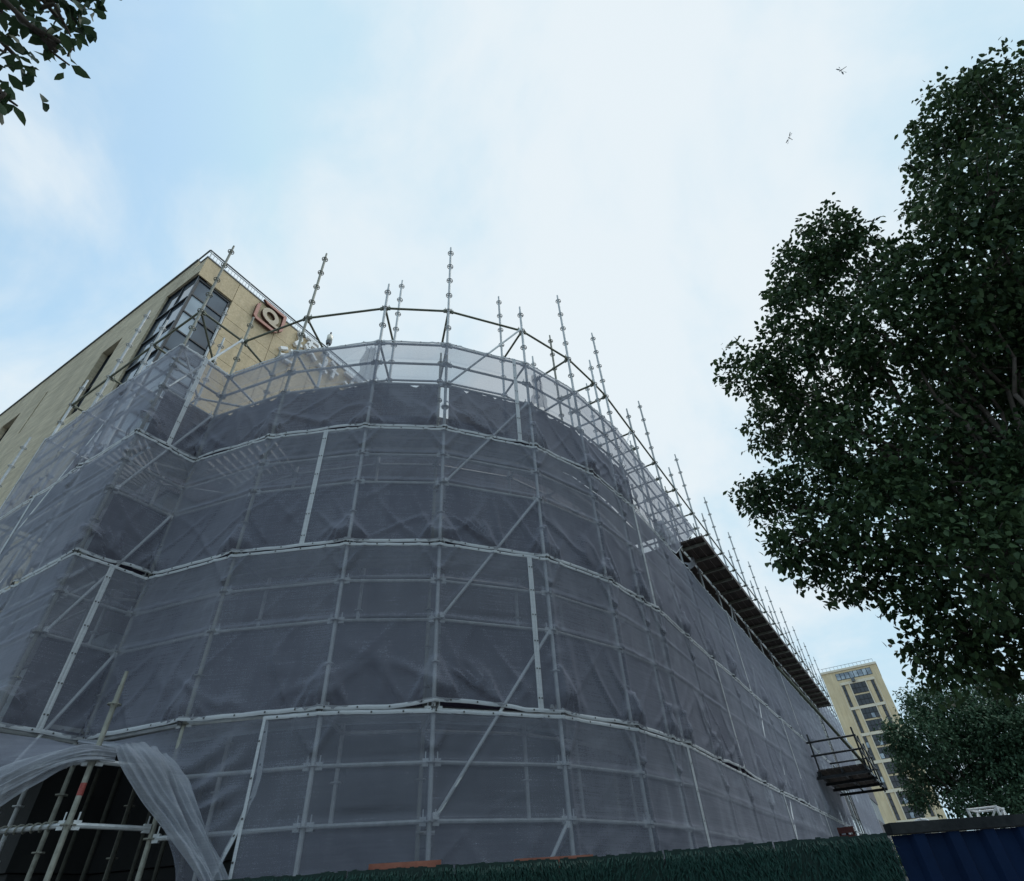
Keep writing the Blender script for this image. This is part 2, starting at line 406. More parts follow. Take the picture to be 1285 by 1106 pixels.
# side wall with recessed window openings
wins = [(13.301, 15.05, 9.5, 18.05), (17.1, 18.3, 13.9, 17.35), (22.1, 22.28, 15.6, 17.7), (24.1, 25.55, 13.9, 17.65), (27.4, 27.6, 15.6, 17.7), (28.4, 29.7, 13.9, 17.65)]
def wall_with_holes(name, length0, length1, z0, z1, holes, place, thick, mat, parent):
    xs = sorted({length0, length1, *[h[0] for h in holes], *[h[1] for h in holes]})
    zs = sorted({z0, z1, *[h[2] for h in holes], *[h[3] for h in holes]})
    mb = MB()
    for i in range(len(xs) - 1):
        for k in range(len(zs) - 1):
            cx, cz = (xs[i] + xs[i + 1]) / 2, (zs[k] + zs[k + 1]) / 2
            if any(h[0] < cx < h[1] and h[2] < cz < h[3] for h in holes): continue
            q = [place(a, d, z) for d in (0, thick) for a, z in ((xs[i], zs[k]), (xs[i + 1], zs[k]), (xs[i + 1], zs[k + 1]), (xs[i], zs[k + 1]))]
            o = len(mb.v); mb.v += q
            mb.f += [(o, o + 1, o + 2, o + 3), (o + 7, o + 6, o + 5, o + 4)]
            def open_side(cx2, cz2):
                if not (xs[0] < cx2 < xs[-1] and zs[0] < cz2 < zs[-1]): return True
                return any(h[0] < cx2 < h[1] and h[2] < cz2 < h[3] for h in holes)
            e = 1e-3
            if open_side(xs[i] - e, cz): mb.f.append((o, o + 3, o + 7, o + 4))
            if open_side(xs[i + 1] + e, cz): mb.f.append((o + 1, o + 5, o + 6, o + 2))
            if open_side(cx, zs[k] - e): mb.f.append((o, o + 4, o + 5, o + 1))
            if open_side(cx, zs[k + 1] + e): mb.f.append((o + 3, o + 2, o + 6, o + 7))
    return mb.build(name, mat, parent)
side = wall_with_holes('wall', y0 + 0.001, y1, 0.0, ZR - 0.06, wins + [(13.301, 13.95, ZS - 0.02, ZR - 0.06)], lambda a, d, z: (wx(a) + d, a, z), 0.32, M_stone2, office)
tag(side, 'long buff side wall with streaked stone')
# front wall: backing, window opening at the corner, cladding panels
front_hole = [(3.93, 4.82, 9.5, 17.78)]
wall_with_holes('wall', x0 + 0.33, x1, 0.0, ZS - 0.002, front_hole, lambda a, d, z: (a, y0 + d, z), 0.32, M_joint, office)
MB().box((x0 + 0.33, y0 + 0.33, ZS - 0.3), (x1, y1, ZS - 0.02)).build('roof', M_concrete, office)
MB().box((x1 - 0.3, y0 + 0.33, 0), (x1, y1, ZS - 0.31)).build('wall', M_stone2, office)
MB().box((x0 + 0.2, y1 - 0.3, 0), (x1 - 0.31, y1, ZS - 0.31)).build('wall', M_stone2, office)
PW, PH = 0.845, 0.86
zt = ZS
row = 0
xcols = [x0, 4.84] + [4.84 + PW * (i + 1) for i in range(9)] + [x1]
while zt > 9.5:
    zb = zt - (PH if row else 0.98)
    for i in range(len(xcols) - 1):
        a, b = xcols[i], xcols[i + 1]
        if i == 0 and zt < 17.9: continue
        m = MB().box((a + 0.008 - (0.0 if i else 0.008), y0 - 0.035 - random.uniform(0, 0.004), zb + 0.008), (b - 0.008, y0 - 0.001, zt - 0.008))
        m.build('panel', M_stone, office)
    zt = zb; row += 1
MB().box((x0 - 0.03, y0 - 0.06, ZS), (x1, y0 + 0.35, ZS + 0.05)).build('coping', M_coping, office)
mb = MB()
for a in np.linspace(y0 + 0.66, y1, 12)[:-1]:
    b = a + (y1 - y0 - 0.66) / 11
    mb.add([(wx(a) - 0.05, a, ZR - 0.055), (wx(a) + 0.36, a, ZR - 0.055), (wx(b) + 0.36, b, ZR - 0.055), (wx(b) - 0.05, b, ZR - 0.055),
            (wx(a) - 0.05, a, ZR), (wx(a) + 0.36, a, ZR), (wx(b) + 0.36, b, ZR), (wx(b) - 0.05, b, ZR)],
           [(0, 3, 2, 1), (4, 5, 6, 7), (0, 1, 5, 4), (1, 2, 6, 5), (2, 3, 7, 6), (3, 0, 4, 7)])
mb.build('coping', M_coping, office)
rail = MB().tube((x0 - 0.02, y0 + 0.02, ZR - 0.02), (x0 - 0.02, y0 + 0.68, ZR - 0.02), 0.028).tube((x0 - 0.02, y0 + 0.02, ZR), (x1, y0 + 0.02, ZR), 0.028).tube((x0, y0 + 0.02, ZR - 0.1), (x1, y0 + 0.02, ZR - 0.1), 0.014).tube((x0 + 0.02, y0 + 0.02, ZR - 0.4), (x1, y0 + 0.02, ZR - 0.4), 0.014).build('roof_railing', M_coping, office)
baluster = None
for i, x in enumerate(np.arange(x0 + 0.06, x1, 0.115)):
    r_ = 0.022 if i % 13 == 0 else 0.009
    if i % 13 == 0:
        MB().tube((x, y0 + 0.02, ZS + 0.05), (x, y0 + 0.02, ZR - 0.02), r_).build('rail_post', M_rail, rail)
    else:
        if baluster is None:
            baluster = MB().tube((0, 0, ZS + 0.05), (0, 0, ZR - 0.1), r_, n=6).build('baluster', M_rail, rail)
            baluster.location = (x, y0 + 0.02, 0)
            base_inv = baluster.matrix_parent_inverse.copy()
        else:
            c = baluster.copy(); col.objects.link(c); c.location = (x, y0 + 0.02, 0)
            c.parent = rail; c.matrix_parent_inverse = base_inv

def window_front(a, b, z0, z1, rows, cols_, y, parent, frame_mat, glass, name='window', d=0.0, fw=0.05):
    f = MB()
    f.box((a, y, z0), (a + fw, y + 0.09, z1)).box((b - fw, y, z0), (b, y + 0.09, z1))
    f.box((a + fw, y, z1 - fw * 1.6), (b - fw, y + 0.09, z1)).box((a + fw, y, z0), (b - fw, y + 0.09, z0 + fw))
    hs = np.linspace(z0, z1, rows + 1)[1:-1]
    for z in hs: f.box((a + fw, y + 0.005, z - fw * 0.5), (b - fw, y + 0.085, z + fw * 0.5))
    w = f.build(name, frame_mat, parent)
    zs = [z0 + fw] + list(hs) + [z1 - fw]
    xs = np.linspace(a + fw, b - fw, cols_ + 1)
    for i in range(len(zs) - 1):
        for k in range(cols_):
            MB().box((xs[k] + 0.004, y + 0.04 + random.uniform(0, 0.004), zs[i] + 0.01), (xs[k + 1] - 0.004, y + 0.052, zs[i + 1] - 0.01)).build('pane', M_skyglass if (k == 0 and i % 3) or random.random() < 0.15 else glass, w)
    return w
window_front(x0 + 0.06, 4.82, 9.5, 17.78, 10, 2, y0 + 0.02, office, M_frame, M_glass)
def window_side(a, b, z0, z1, rows, cols_, parent, inset):
    f = MB(); fw = 0.05
    def bx(u0, u1, w0, w1, t=0.09, off=0.0):
        f.add([(wx(u) + inset + dd, u, z) for z in (w0, w1) for u, dd in ((u0, off), (u1, off), (u1, t), (u0, t))],
              [(0, 3, 2, 1), (4, 5, 6, 7), (0, 1, 5, 4), (1, 2, 6, 5), (2, 3, 7, 6), (3, 0, 4, 7)])
    bx(a, a + fw, z0, z1); bx(b - fw, b, z0, z1); bx(a + fw, b - fw, z1 - fw, z1); bx(a + fw, b - fw, z0, z0 + fw)
    zs = np.linspace(z0 + fw, z1 - fw, rows + 1); us = np.linspace(a + fw, b - fw, cols_ + 1)
    for z in zs[1:-1]: bx(a + fw, b - fw, z - 0.025, z + 0.025, 0.1, -0.02)
    for u in us[1:-1]: bx(u - 0.02, u + 0.02, z0 + fw, z1 - fw, 0.085, 0.004)
    w = f.build('window', M_frame, parent)
    for i in range(rows):
        for k in range(cols_):
            p = MB(); u0, u1 = us[k] + 0.022, us[k + 1] - 0.022
            p.add([(wx(u) + inset + dd, u, z) for z in (zs[i] + 0.03, zs[i + 1] - 0.03) for u, dd in ((u0, 0.04), (u1, 0.04), (u1, 0.052), (u0, 0.052))],
                  [(0, 3, 2, 1), (4, 5, 6, 7), (0, 1, 5, 4), (1, 2, 6, 5), (2, 3, 7, 6), (3, 0, 4, 7)])
            p.build('pane', M_glass, w)
for i, (a, b, z0, z1) in enumerate(wins):
    window_side(a + (0.05 if i == 0 else 0), b, z0, z1, 7 if i == 0 else (2 if b - a > 0.5 else 1), 2 if b - a > 1.0 else 1, office, 0.06 if i == 0 else 0.18)

# logo sign on the front wall, a framed ring with a tail
def prism(mb, poly, y_front, depth):
    n = len(poly)
    vs = [(x, y_front, z) for x, z in poly] + [(x, y_front + depth, z) for x, z in poly]
    mb.add(vs, [tuple(range(n)), tuple(reversed(range(n, 2 * n)))] + [(k, n + k, n + (k + 1) % n, (k + 1) % n) for k in range(n)])
    return mb
logo = thing('logo_sign', 'faded red logo sign of a ring inside two corner brackets on the stone wall', 'sign', (6.2, 13.1, 17.7))
LX, LZ, LS = 5.58, 17.72, 1.15                                  # lower left corner and size
P_ = lambda u, v: (LX + u * LS, LZ + v * LS)
def logo_piece(name, polys, mat, y=13.12):
    mb = MB(); rb_ = MB()
    for p in polys:
        prism(mb, [P_(*q) for q in p], y, 0.025)
        prism(rb_, [P_(*q) for q in p], y + 0.0252, 0.075)
    o = mb.build(name, mat, logo)
    rb_.build('return', M_signside, o)
    return o
logo_piece('bracket', [[(0, 0.09), (0.09, 0), (0.74, 0), (0.86, 0.10), (0.10, 0.10)], [(0, 0.0905), (0.0995, 0.1005), (0.10, 0.74), (0, 0.62)]], M_signred)
logo_piece('bracket', [[(0.14, 1.0), (0.28, 0.90), (0.90, 0.90), (0.98, 1.0)], [(0.90, 0.8995), (0.90, 0.18), (1.0, 0.30), (1.0, 0.98), (0.98, 0.9995)]], M_signred)
ring = []
for k in range(24):
    t0, t1 = 2 * math.pi * k / 24, 2 * math.pi * (k + 1) / 24
    ring.append([(0.5 + 0.29 * math.cos(t0), 0.52 + 0.29 * math.sin(t0)), (0.5 + 0.29 * math.cos(t1), 0.52 + 0.29 * math.sin(t1)),
                 (0.5 + 0.15 * math.cos(t1), 0.52 + 0.15 * math.sin(t1)), (0.5 + 0.15 * math.cos(t0), 0.52 + 0.15 * math.sin(t0))])
logo_piece('ring', ring, M_signtan)
logo_piece('tail', [[(0.50, 0.20), (0.82, 0.20), (0.82, 0.31), (0.56, 0.31)]], M_signtan, 13.112)

def letter(label, strokes, ox, oz, s):
    mb = MB()
    for (u0, v0, u1, v1, w) in strokes:
        p, q = Vector((ox + u0 * s, oz + v0 * s)), Vector((ox + u1 * s, oz + v1 * s))
        d = (q - p).normalized(); nn = Vector((-d.y, d.x)) * w * s / 2
        prism(mb, [tuple(p + nn), tuple(p - nn), tuple(q - nn), tuple(q + nn)], 13.10 - random.uniform(0, 0.012), 0.13)
    o = mb.build('sign_character', M_white)
    return tag(o, label, 'sign', 'white raised characters beside the red logo')
letter('white raised character nearest the red logo, mostly framed by scaffold posts',
       [(0.05, 0.95, 0.22, 0.55, 0.12), (0.22, 0.55, 0.0, 0.12, 0.13), (0.0, 0.12, 0.3, 0.25, 0.12), (0.42, 0.95, 1.0, 0.98, 0.11), (0.5, 0.72, 0.98, 0.72, 0.11), (0.66, 0.95, 0.6, 0.5, 0.11), (0.42, 0.5, 0.7, 0.2, 0.12), (0.62, 0.45, 1.05, 0.12, 0.12)], 7.32, 17.85, 0.95)
letter('white raised character half covered by the net beneath the logo',
       [(0.0, 0.55, 0.32, 0.8, 0.14), (0.1, 0.2, 0.55, 0.5, 0.14), (0.5, 0.9, 0.7, 0.55, 0.12), (0.3, 0.1, 0.8, 0.2, 0.12)], 6.85, 16.85, 0.8)
letter('white raised character seen through the top net, second from the logo',
       [(0.05, 0.95, 0.35, 0.75, 0.12), (0.35, 0.75, 0.25, 0.3, 0.12), (0.0, 0.3, 0.45, 0.1, 0.13), (0.55, 0.95, 0.85, 0.8, 0.12), (0.55, 0.55, 1.0, 0.5, 0.11), (0.8, 0.8, 0.75, 0.1, 0.11)], 8.45, 17.65, 0.95)
letter('white raised character farthest from the logo, behind the top net',
       [(0.0, 0.9, 0.95, 0.92, 0.13), (0.5, 0.9, 0.42, 0.1, 0.13), (0.55, 0.6, 0.95, 0.25, 0.13), (0.05, 0.35, 0.38, 0.2, 0.12)], 9.7, 17.75, 0.9)

# ------------------------------------------------------------------ the curved lower building inside the nets
def offset_plan(dist, pts):
    out = []
    for i, p in enumerate(pts):
        if i == 0: n = Vector(((pts[1] - p).y, -(pts[1] - p).x)).normalized()
        elif i == len(pts) - 1: n = Vector(((p - pts[i - 1]).y, -(p - pts[i - 1]).x)).normalized()
        else:
            d0 = (p - pts[i - 1]).normalized(); d1 = (pts[i + 1] - p).normalized()
            n = Vector((d0.y + d1.y, -d0.x - d1.x)).normalized()
            n = n / max(0.6, n.dot(Vector((d1.y, -d1.x))))
        out.append(p - n * dist)
    return out
podium = thing('curved_building', 'dark lower building with a rounded corner inside the scaffold nets', 'building', (12, 9, 0))
base_pts = [Vector((3.2, 8.6))] + PTS[3:9] + [Vector((16.0, 2.66)), Vector((28.0, 2.66)), Vector((64.0, 2.66))]
pod = offset_plan(1.30, base_pts)
pod[0] = Vector((4.35, 8.7))
pod = [Vector((3.48, 13.2)), Vector((3.50, 8.75))] + pod  # first stretch added before the office wall to darken the opening
def strip_wall(name, pl, z0, z1, thick, mat, parent):
    mb = MB()
    inn = offset_plan(thick, pl)
    for i in range(len(pl) - 1):
        a, b, c, d = pl[i], pl[i + 1], inn[i + 1], inn[i]
        mb.add([(p.x, p.y, z) for z in (z0, z1) for p in (a, b, c, d)],
               [(0, 3, 2, 1), (4, 5, 6, 7), (0, 1, 5, 4), (2, 3, 7, 6)] + ([(3, 0, 4, 7)] if i == 0 else []) + ([(1, 2, 6, 5)] if i == len(pl) - 2 else []))
    return mb.build(name, mat, parent)
levels = [(0, 1.0, 1), (1.0, 2.3, 0), (2.3, 3.6, 1), (3.6, 5.0, 0), (5.0, 6.0, 1), (6.0, 7.4, 0), (7.4, 8.9, 1)]
for k, (za, zb, c) in enumerate(levels):
    strip_wall('cladding_band', offset_plan(0.0 if c else 0.05, pod), za + 0.01 * (k > 0), zb, 0.28, M_black if zb < 3.7 else (M_podium_b if c else M_podium), podium)  # lowest bands get the painted shade colour
MB().add([(p.x, p.y, 8.3) for p in offset_plan(0.4, pod[2:])] + [(64, 13.2, 8.3), (13.3, 13.2, 8.3), (4.7, 13.2, 8.3)], [tuple(range(len(pod) + 1))]).build('roof', M_concrete, podium)
strip_wall('upper_wall', [Vector((16.2, 3.96)), Vector((64, 3.96))], 8.91, 11.4, 0.3, M_podium, podium)
for i in range(2, len(pod) - 1):                                   # windows of the lower floors
    a, b = pod[i], pod[i + 1]; d = (b - a); n_ = max(1, int(d.length / 1.6)); dn = d.normalized(); nn = Vector((dn.y, -dn.x))
    for k in range(min(n_, 12)):
        for zc in (1.65, 4.3, 6.6):
            c0 = a + d * ((k + 0.5) / n_)
            mb = MB().obox((c0.x + nn.x * -0.02, c0.y + nn.y * -0.02, zc), (dn.x, dn.y, 0), (nn.x, nn.y, 0), (0, 0, 1), min(0.55, d.length / n_ * 0.36), 0.04, 0.45)
            mb.build('window', M_tglass, podium)

# ------------------------------------------------------------------ scaffold
scaf = thing('scaffold', 'galvanised ring lock scaffold wrapped round the rounded corner building', 'scaffold', (6, 5, 0))
outer = [Vector((2.30, 15.0)), Vector((2.36, 13.55)), Vector((2.40, 12.12)), Vector((2.41, 10.72)), Vector((2.42, 9.25))] + [p.copy() for p in PTS[1:8]] + [Vector((8.34, 2.70)), Vector((8.84, 2.66))]
LONG, SHORT = 12.62, 11.17
otop = [9.3, 10.2, 11.17, 12.62, 11.17, LONG, SHORT, LONG, SHORT, LONG, SHORT, LONG, SHORT, LONG]
k = 0
while outer[-1].x + 1.48 < 38.5:
    outer.append(Vector((outer[-1].x + 1.48, 2.66))); otop.append(SHORT if k % 2 == 0 else LONG); k += 1
# matching inner row
inner = []
for i, p in enumerate(outer):
    if i <= 4: inner.append(Vector((p.x + 0.92, p.y)))
    elif i == 5: inner.append(Vector((3.34, 8.72)))
    elif i == 6: inner.append(Vector((4.22, 8.05)))
    else:
        d0 = (p - outer[i - 1]).normalized(); d1 = (outer[min(i + 1, len(outer) - 1)] - p)
        d1 = d1.normalized() if d1.length > 0 else d0
        n = Vector((-(d0.y + d1.y), d0.x + d1.x)).normalized()
        inner.append(p + n * 0.90)
inner[7] = Vector((4.45, 6.75)); inner[8] = Vector((5.05, 5.5)); inner[9] = Vector((5.62, 4.76)); inner[10] = Vector((6.63, 3.97)); inner[11] = Vector((7.5, 3.70))
inner[12] = Vector((8.30, 3.56)); inner[13] = Vector((8.86, 3.56))
itop = [9.0, 9.7, 12.62, 11.17, 12.62, 11.17, 11.17, 10.7, LONG, 10.2, LONG, SHORT, LONG, SHORT]
itop += [LONG if i % 2 == 0 else SHORT for i in range(len(outer) - 14)]

def ring_detail(mb, c):
    c = Vector(c)
    mb.disc_ring(c, 0.064, 0.050, 0.010, 10)
    for t in range(4):
        a = math.pi / 4 + t * math.pi / 2
        mb.obox((c.x + 0.038 * math.cos(a), c.y + 0.038 * math.sin(a), c.z), (math.cos(a), math.sin(a), 0), (-math.sin(a), math.cos(a), 0), (0, 0, 1), 0.018, 0.008, 0.004)
    mb.tube((c.x, c.y, c.z - 0.03), (c.x, c.y, c.z + 0.03), 0.031, n=8)
def post(p, top, near, mat=M_tube, zlo=0.02, name='post'):
    mb = MB().tube((p.x, p.y, zlo), (p.x, p.y, top - 0.16), 0.0245, n=10).tube((p.x, p.y, top - 0.16), (p.x, p.y, top), 0.0195, n=8)
    o = mb.build(name, mat, scaf)
    rb = MB()
    z = 0.4
    while z < top - 0.12:
        if z > zlo:
            if near and z > 8.3: ring_detail(rb, (p.x, p.y, z))
            else: rb.disc_ring((p.x, p.y, z), 0.062, 0.02, 0.012, 8)
        z += 0.5
    r = rb.build('rosettes', mat, o); r['kind'] = 'stuff'
    return o
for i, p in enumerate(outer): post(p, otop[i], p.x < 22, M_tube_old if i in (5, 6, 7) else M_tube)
for i, p in enumerate(inner): post(p, itop[i], p.x < 22, M_tube_old if i % 3 == 0 else M_tube)

def ledger(a, b, z, name='ledger', mat=M_tube, r=0.0215, z2=None, heads=True, n=8):
    z2 = z if z2 is None else z2
    p, q = Vector((a.x, a.y, z)), Vector((b.x, b.y, z2))
    d = (q - p).normalized()
    mb = MB().tube(p + d * 0.03, q - d * 0.03, r, n=n)
    if heads:
        for e, s in ((p, 1), (q, -1)):
            c = e + d * s * 0.062
            mb.obox(c, d, Vector((-d.y, d.x, 0)), (0, 0, 1), 0.032, 0.017, 0.036)
            mb.obox(c + Vector((0, 0, 0.045)), d, Vector((-d.y, d.x, 0)), (0, 0, 1), 0.006, 0.003, 0.055)
    return mb.build(name, mat, scaf)
far_run = MB()
for i in range(len(outer) - 1):
    a, b = outer[i], outer[i + 1]
    if i == 12 : pass
    lv = [10.4, 9.4, 8.9, 8.4, 7.4, 6.9, 6.4, 5.4, 4.9, 4.4, 3.4, 2.9, 2.4] if b.x < 16 else [10.4, 9.4, 8.4, 7.4, 6.4, 5.4, 3.4]
    if i < 2: lv = [7.4, 5.4, 6.4, 4.4]
    for z in lv:
        if i == 1 and z > 7.5: continue
        if 2 <= i <= 6 and z < 3.2: continue
        if i == 11 and z == 10.4 or i == 12 and z == 10.4: pass
        m = M_tube_green if z == 10.4 else M_tube
        if b.x > 26 and z < 9: far_run.tube((a.x, a.y, z), (b.x, b.y, z), 0.0215, n=6)
        else: ledger(a, b, z, mat=m)
ledger(outer[2], outer[3], 10.4, mat=M_tube_green) if False else None
if far_run.v:
    far_run.build('far_ledgers', M_tube, scaf)['kind'] = 'stuff'
# transoms between the rows, inner ledgers
inner_run = MB()
for i in range(2, len(outer)):
    a, b = outer[i], inner[i]
    for z in ([10.4, 9.4, 7.4, 5.4, 3.4] if a.x < 12 else [10.4, 9.35, 7.4]):
        if z == 10.4: ledger(a, b, z, 'transom', M_tube_green)
        elif a.x < 14: ledger(a, b, z, 'transom', M_tube, heads=False)
        else: inner_run.tube((a.x, a.y, z), (b.x, b.y, z), 0.0215, n=6)
    if a.x > 9 and a.x < 30: ledger(a, b, 9.9, 'transom', M_tube_green)
for i in range(2, len(inner) - 1):
    a, b = inner[i], inner[i + 1]
    for z in (9.9, 9.4, 7.4, 6.4, 5.4, 3.4, 2.4):
        if z == 9.9 and not 9 < a.x < 34: continue
        if i < 8 and z < 5: continue
        inner_run.tube((a.x, a.y, z), (b.x, b.y, z), 0.0215, n=6)
inner_run.build('inner_ledgers', M_tube, scaf)['kind'] = 'stuff'
# diagonal braces: upper end at the second post, lower end at the first
def brace(i, j, z_hi, dz=2.0, off=0.045):
    a, b = outer[i], outer[j]
    d = (b - a).normalized(); n = Vector((d.y, -d.x)) * off
    mb = MB().tube((a.x + n.x + d.x * 0.06, a.y + n.y + d.y * 0.06, z_hi - dz + 0.04), (b.x + n.x - d.x * 0.06, b.y + n.y - d.y * 0.06, z_hi - 0.04), 0.019, n=8)
    for e, z in ((a + d * 0.05, z_hi - dz + 0.04), (b - d * 0.05, z_hi - 0.04)):
        mb.obox((e.x + n.x * 0.6, e.y + n.y * 0.6, z), (d.x, d.y, 0), (n.x, n.y, 0), (0, 0, 1), 0.025, 0.03, 0.03)
    return mb.build('brace', M_pale, scaf)
for z in (10.4, 8.4, 6.4, 4.4, 2.4): brace(9, 10, z)
for z in (10.4, 8.4, 6.4, 4.4): brace(5, 6, z)
for z in (8.4, 6.4, 4.4): brace(3, 4, z); brace(17, 18, z)
for z in (10.4,): brace(13, 14, z, 2.0, -0.05)
# decks: rusty timber look on the open right run, gappy steel planks behind the nets
def deck(i, z, n_planks, mat, gap, inset=0.05, thick=0.045, as_stuff=False, slots=False):
    a, b, c, d = outer[i], outer[i + 1], inner[i + 1], inner[i]
    run = MB()
    for k in range(n_planks):
        t0 = (k + gap) / n_planks; t1 = (k + 1 - gap) / n_planks
        t0 = inset + t0 * (1 - 2 * inset); t1 = inset + t1 * (1 - 2 * inset)
        e = random.uniform(-0.004, 0.004)
        q = [a.lerp(d, t0), b.lerp(c, t0), b.lerp(c, t1), a.lerp(d, t1)]
        def slab(q):
            return [(p.x, p.y, zz_) for zz_ in (z + e, z + thick + e) for p in q], [(0, 3, 2, 1), (4, 5, 6, 7), (0, 1, 5, 4), (1, 2, 6, 5), (2, 3, 7, 6), (3, 0, 4, 7)]
        if slots:
            m = 9
            for s in range(m):
                u0, u1 = (s + 0.10) / m, (s + 0.62) / m
                qq = [q[0].lerp(q[1], u0), q[0].lerp(q[1], u1), q[3].lerp(q[2], u1), q[3].lerp(q[2], u0)]
                run.add(*slab(qq))
        elif as_stuff: run.add(*slab(q))
        else:
            mb = MB(); mb.add(*slab(q)); mb.build('plank', mat, deck_root)
    if run.v:
        run.build('deck', mat, scaf)
deck_root = bpy.data.objects.new('deck', None); col.objects.link(deck_root); deck_root.parent = scaf
deck_root.matrix_parent_inverse = parent_inv(scaf)
tag(deck_root, 'dark weathered plank deck open to view along the right wall')
DX0, DX1, DZ = 11.8, 29.6, 8.0
x = DX0
while x < DX1 - 0.1:
    x2 = min(x + 2.0, DX1)
    for (ya, yb) in ((2.11, 2.28), (2.29, 2.455), (2.465, 2.632)):
        e = random.uniform(-0.006, 0.006)
        MB().box((x + 0.01, ya, DZ + e), (x2 - 0.01, yb, DZ + 0.045 + e)).build('plank', M_plank, deck_root)
    x = x2
x = DX0 + 0.25
while x < DX1:
    b_ = MB().box((x - 0.025, 2.10, DZ - 0.065), (x + 0.025, 2.635, DZ - 0.008))
    b_.build('bracket', M_tube_old, scaf)
    x += 0.74
MB().box((DX0, 2.085, DZ - 0.02), (DX1, 2.098, DZ + 0.10)).build('toe_board', M_plank, scaf)
MB().box((DX0, 2.70, DZ + 0.02), (DX1, 3.50, DZ + 0.06)).build('inner_deck', M_plank, scaf)
for i in range(2, 14):
    for z in (3.5, 5.5, 7.5):
        deck(i, z, 3, M_steel_plank, 0.09, as_stuff=True, slots=(z == 7.5 and i in (4, 6)))
# posts of the bottom bay that stand in front of the folded net
F = Vector((2.93, 6.50))
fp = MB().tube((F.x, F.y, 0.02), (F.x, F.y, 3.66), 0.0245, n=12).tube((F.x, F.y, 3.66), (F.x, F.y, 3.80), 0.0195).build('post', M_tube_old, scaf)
tag(fp, 'weathered foreground post with a red paint mark')
rb = MB()
for z in (0.98, 1.48, 1.98, 2.48, 2.98, 3.48): ring_detail(rb, (F.x, F.y, z))
rb.build('rosettes', M_tube_old, fp)['kind'] = 'stuff'
MB().tube((F.x, F.y, 2.70), (F.x, F.y, 2.80), 0.0255, n=12).build('paint_mark', M_red, fp)
Q = Vector((2.43, 7.78))
for z in (2.98, 2.48):
    ledger(F, Q, z); ledger(F, Vector((3.64, 6.38)), z)
# rope wound round the two near ledgers
for z, n_ in ((2.48, 11), (2.98, 9)):
    pts = []
    d = (Q - F).normalized(); nn = Vector((d.y, -d.x))
    for k in range(n_ * 10):
        t = k / 10; u = 0.12 + t * 0.085
        a = 2 * math.pi * t
        pts.append((F.x + d.x * u + nn.x * 0.034 * math.cos(a), F.y + d.y * u + nn.y * 0.034 * math.cos(a), z + 0.034 * math.sin(a)))
    rp = MB().path(pts, 0.0075, 5).build('rope', M_tube_old)
    tag(rp, 'thin cord wound round the lower near scaffold tube' if z < 2.6 else 'thin cord wound round the upper near scaffold tube under the gathered net', 'rope')
# posts and ledgers inside the opening, its shade painted into their colour
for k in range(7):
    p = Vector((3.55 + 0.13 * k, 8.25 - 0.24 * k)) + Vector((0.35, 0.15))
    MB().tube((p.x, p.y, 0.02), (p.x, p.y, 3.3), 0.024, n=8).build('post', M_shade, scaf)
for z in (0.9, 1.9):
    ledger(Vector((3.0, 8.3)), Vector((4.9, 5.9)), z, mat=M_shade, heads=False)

# inner warning lamp on a post top
lamp = thing('warning_lamp', 'small white lamp with a dark ring capping a short scaffold post', 'lamp', (4.45, 6.75, 10.7))
MB().tube((4.45, 6.75, 10.70), (4.45, 6.75, 10.78), 0.05, 0.062, n=12).build('base', M_coping, lamp)
MB().tube((4.45, 6.75, 10.78), (4.45, 6.75, 10.95), 0.055, 0.06, n=12).tube((4.45, 6.75, 10.95), (4.45, 6.75, 10.99), 0.06, 0.03, n=12).build('globe', M_lampglass, lamp, True)
MB().tube((4.45, 6.75, 10.99), (4.45, 6.75, 11.07), 0.018, n=8).build('cap', M_frame, lamp)

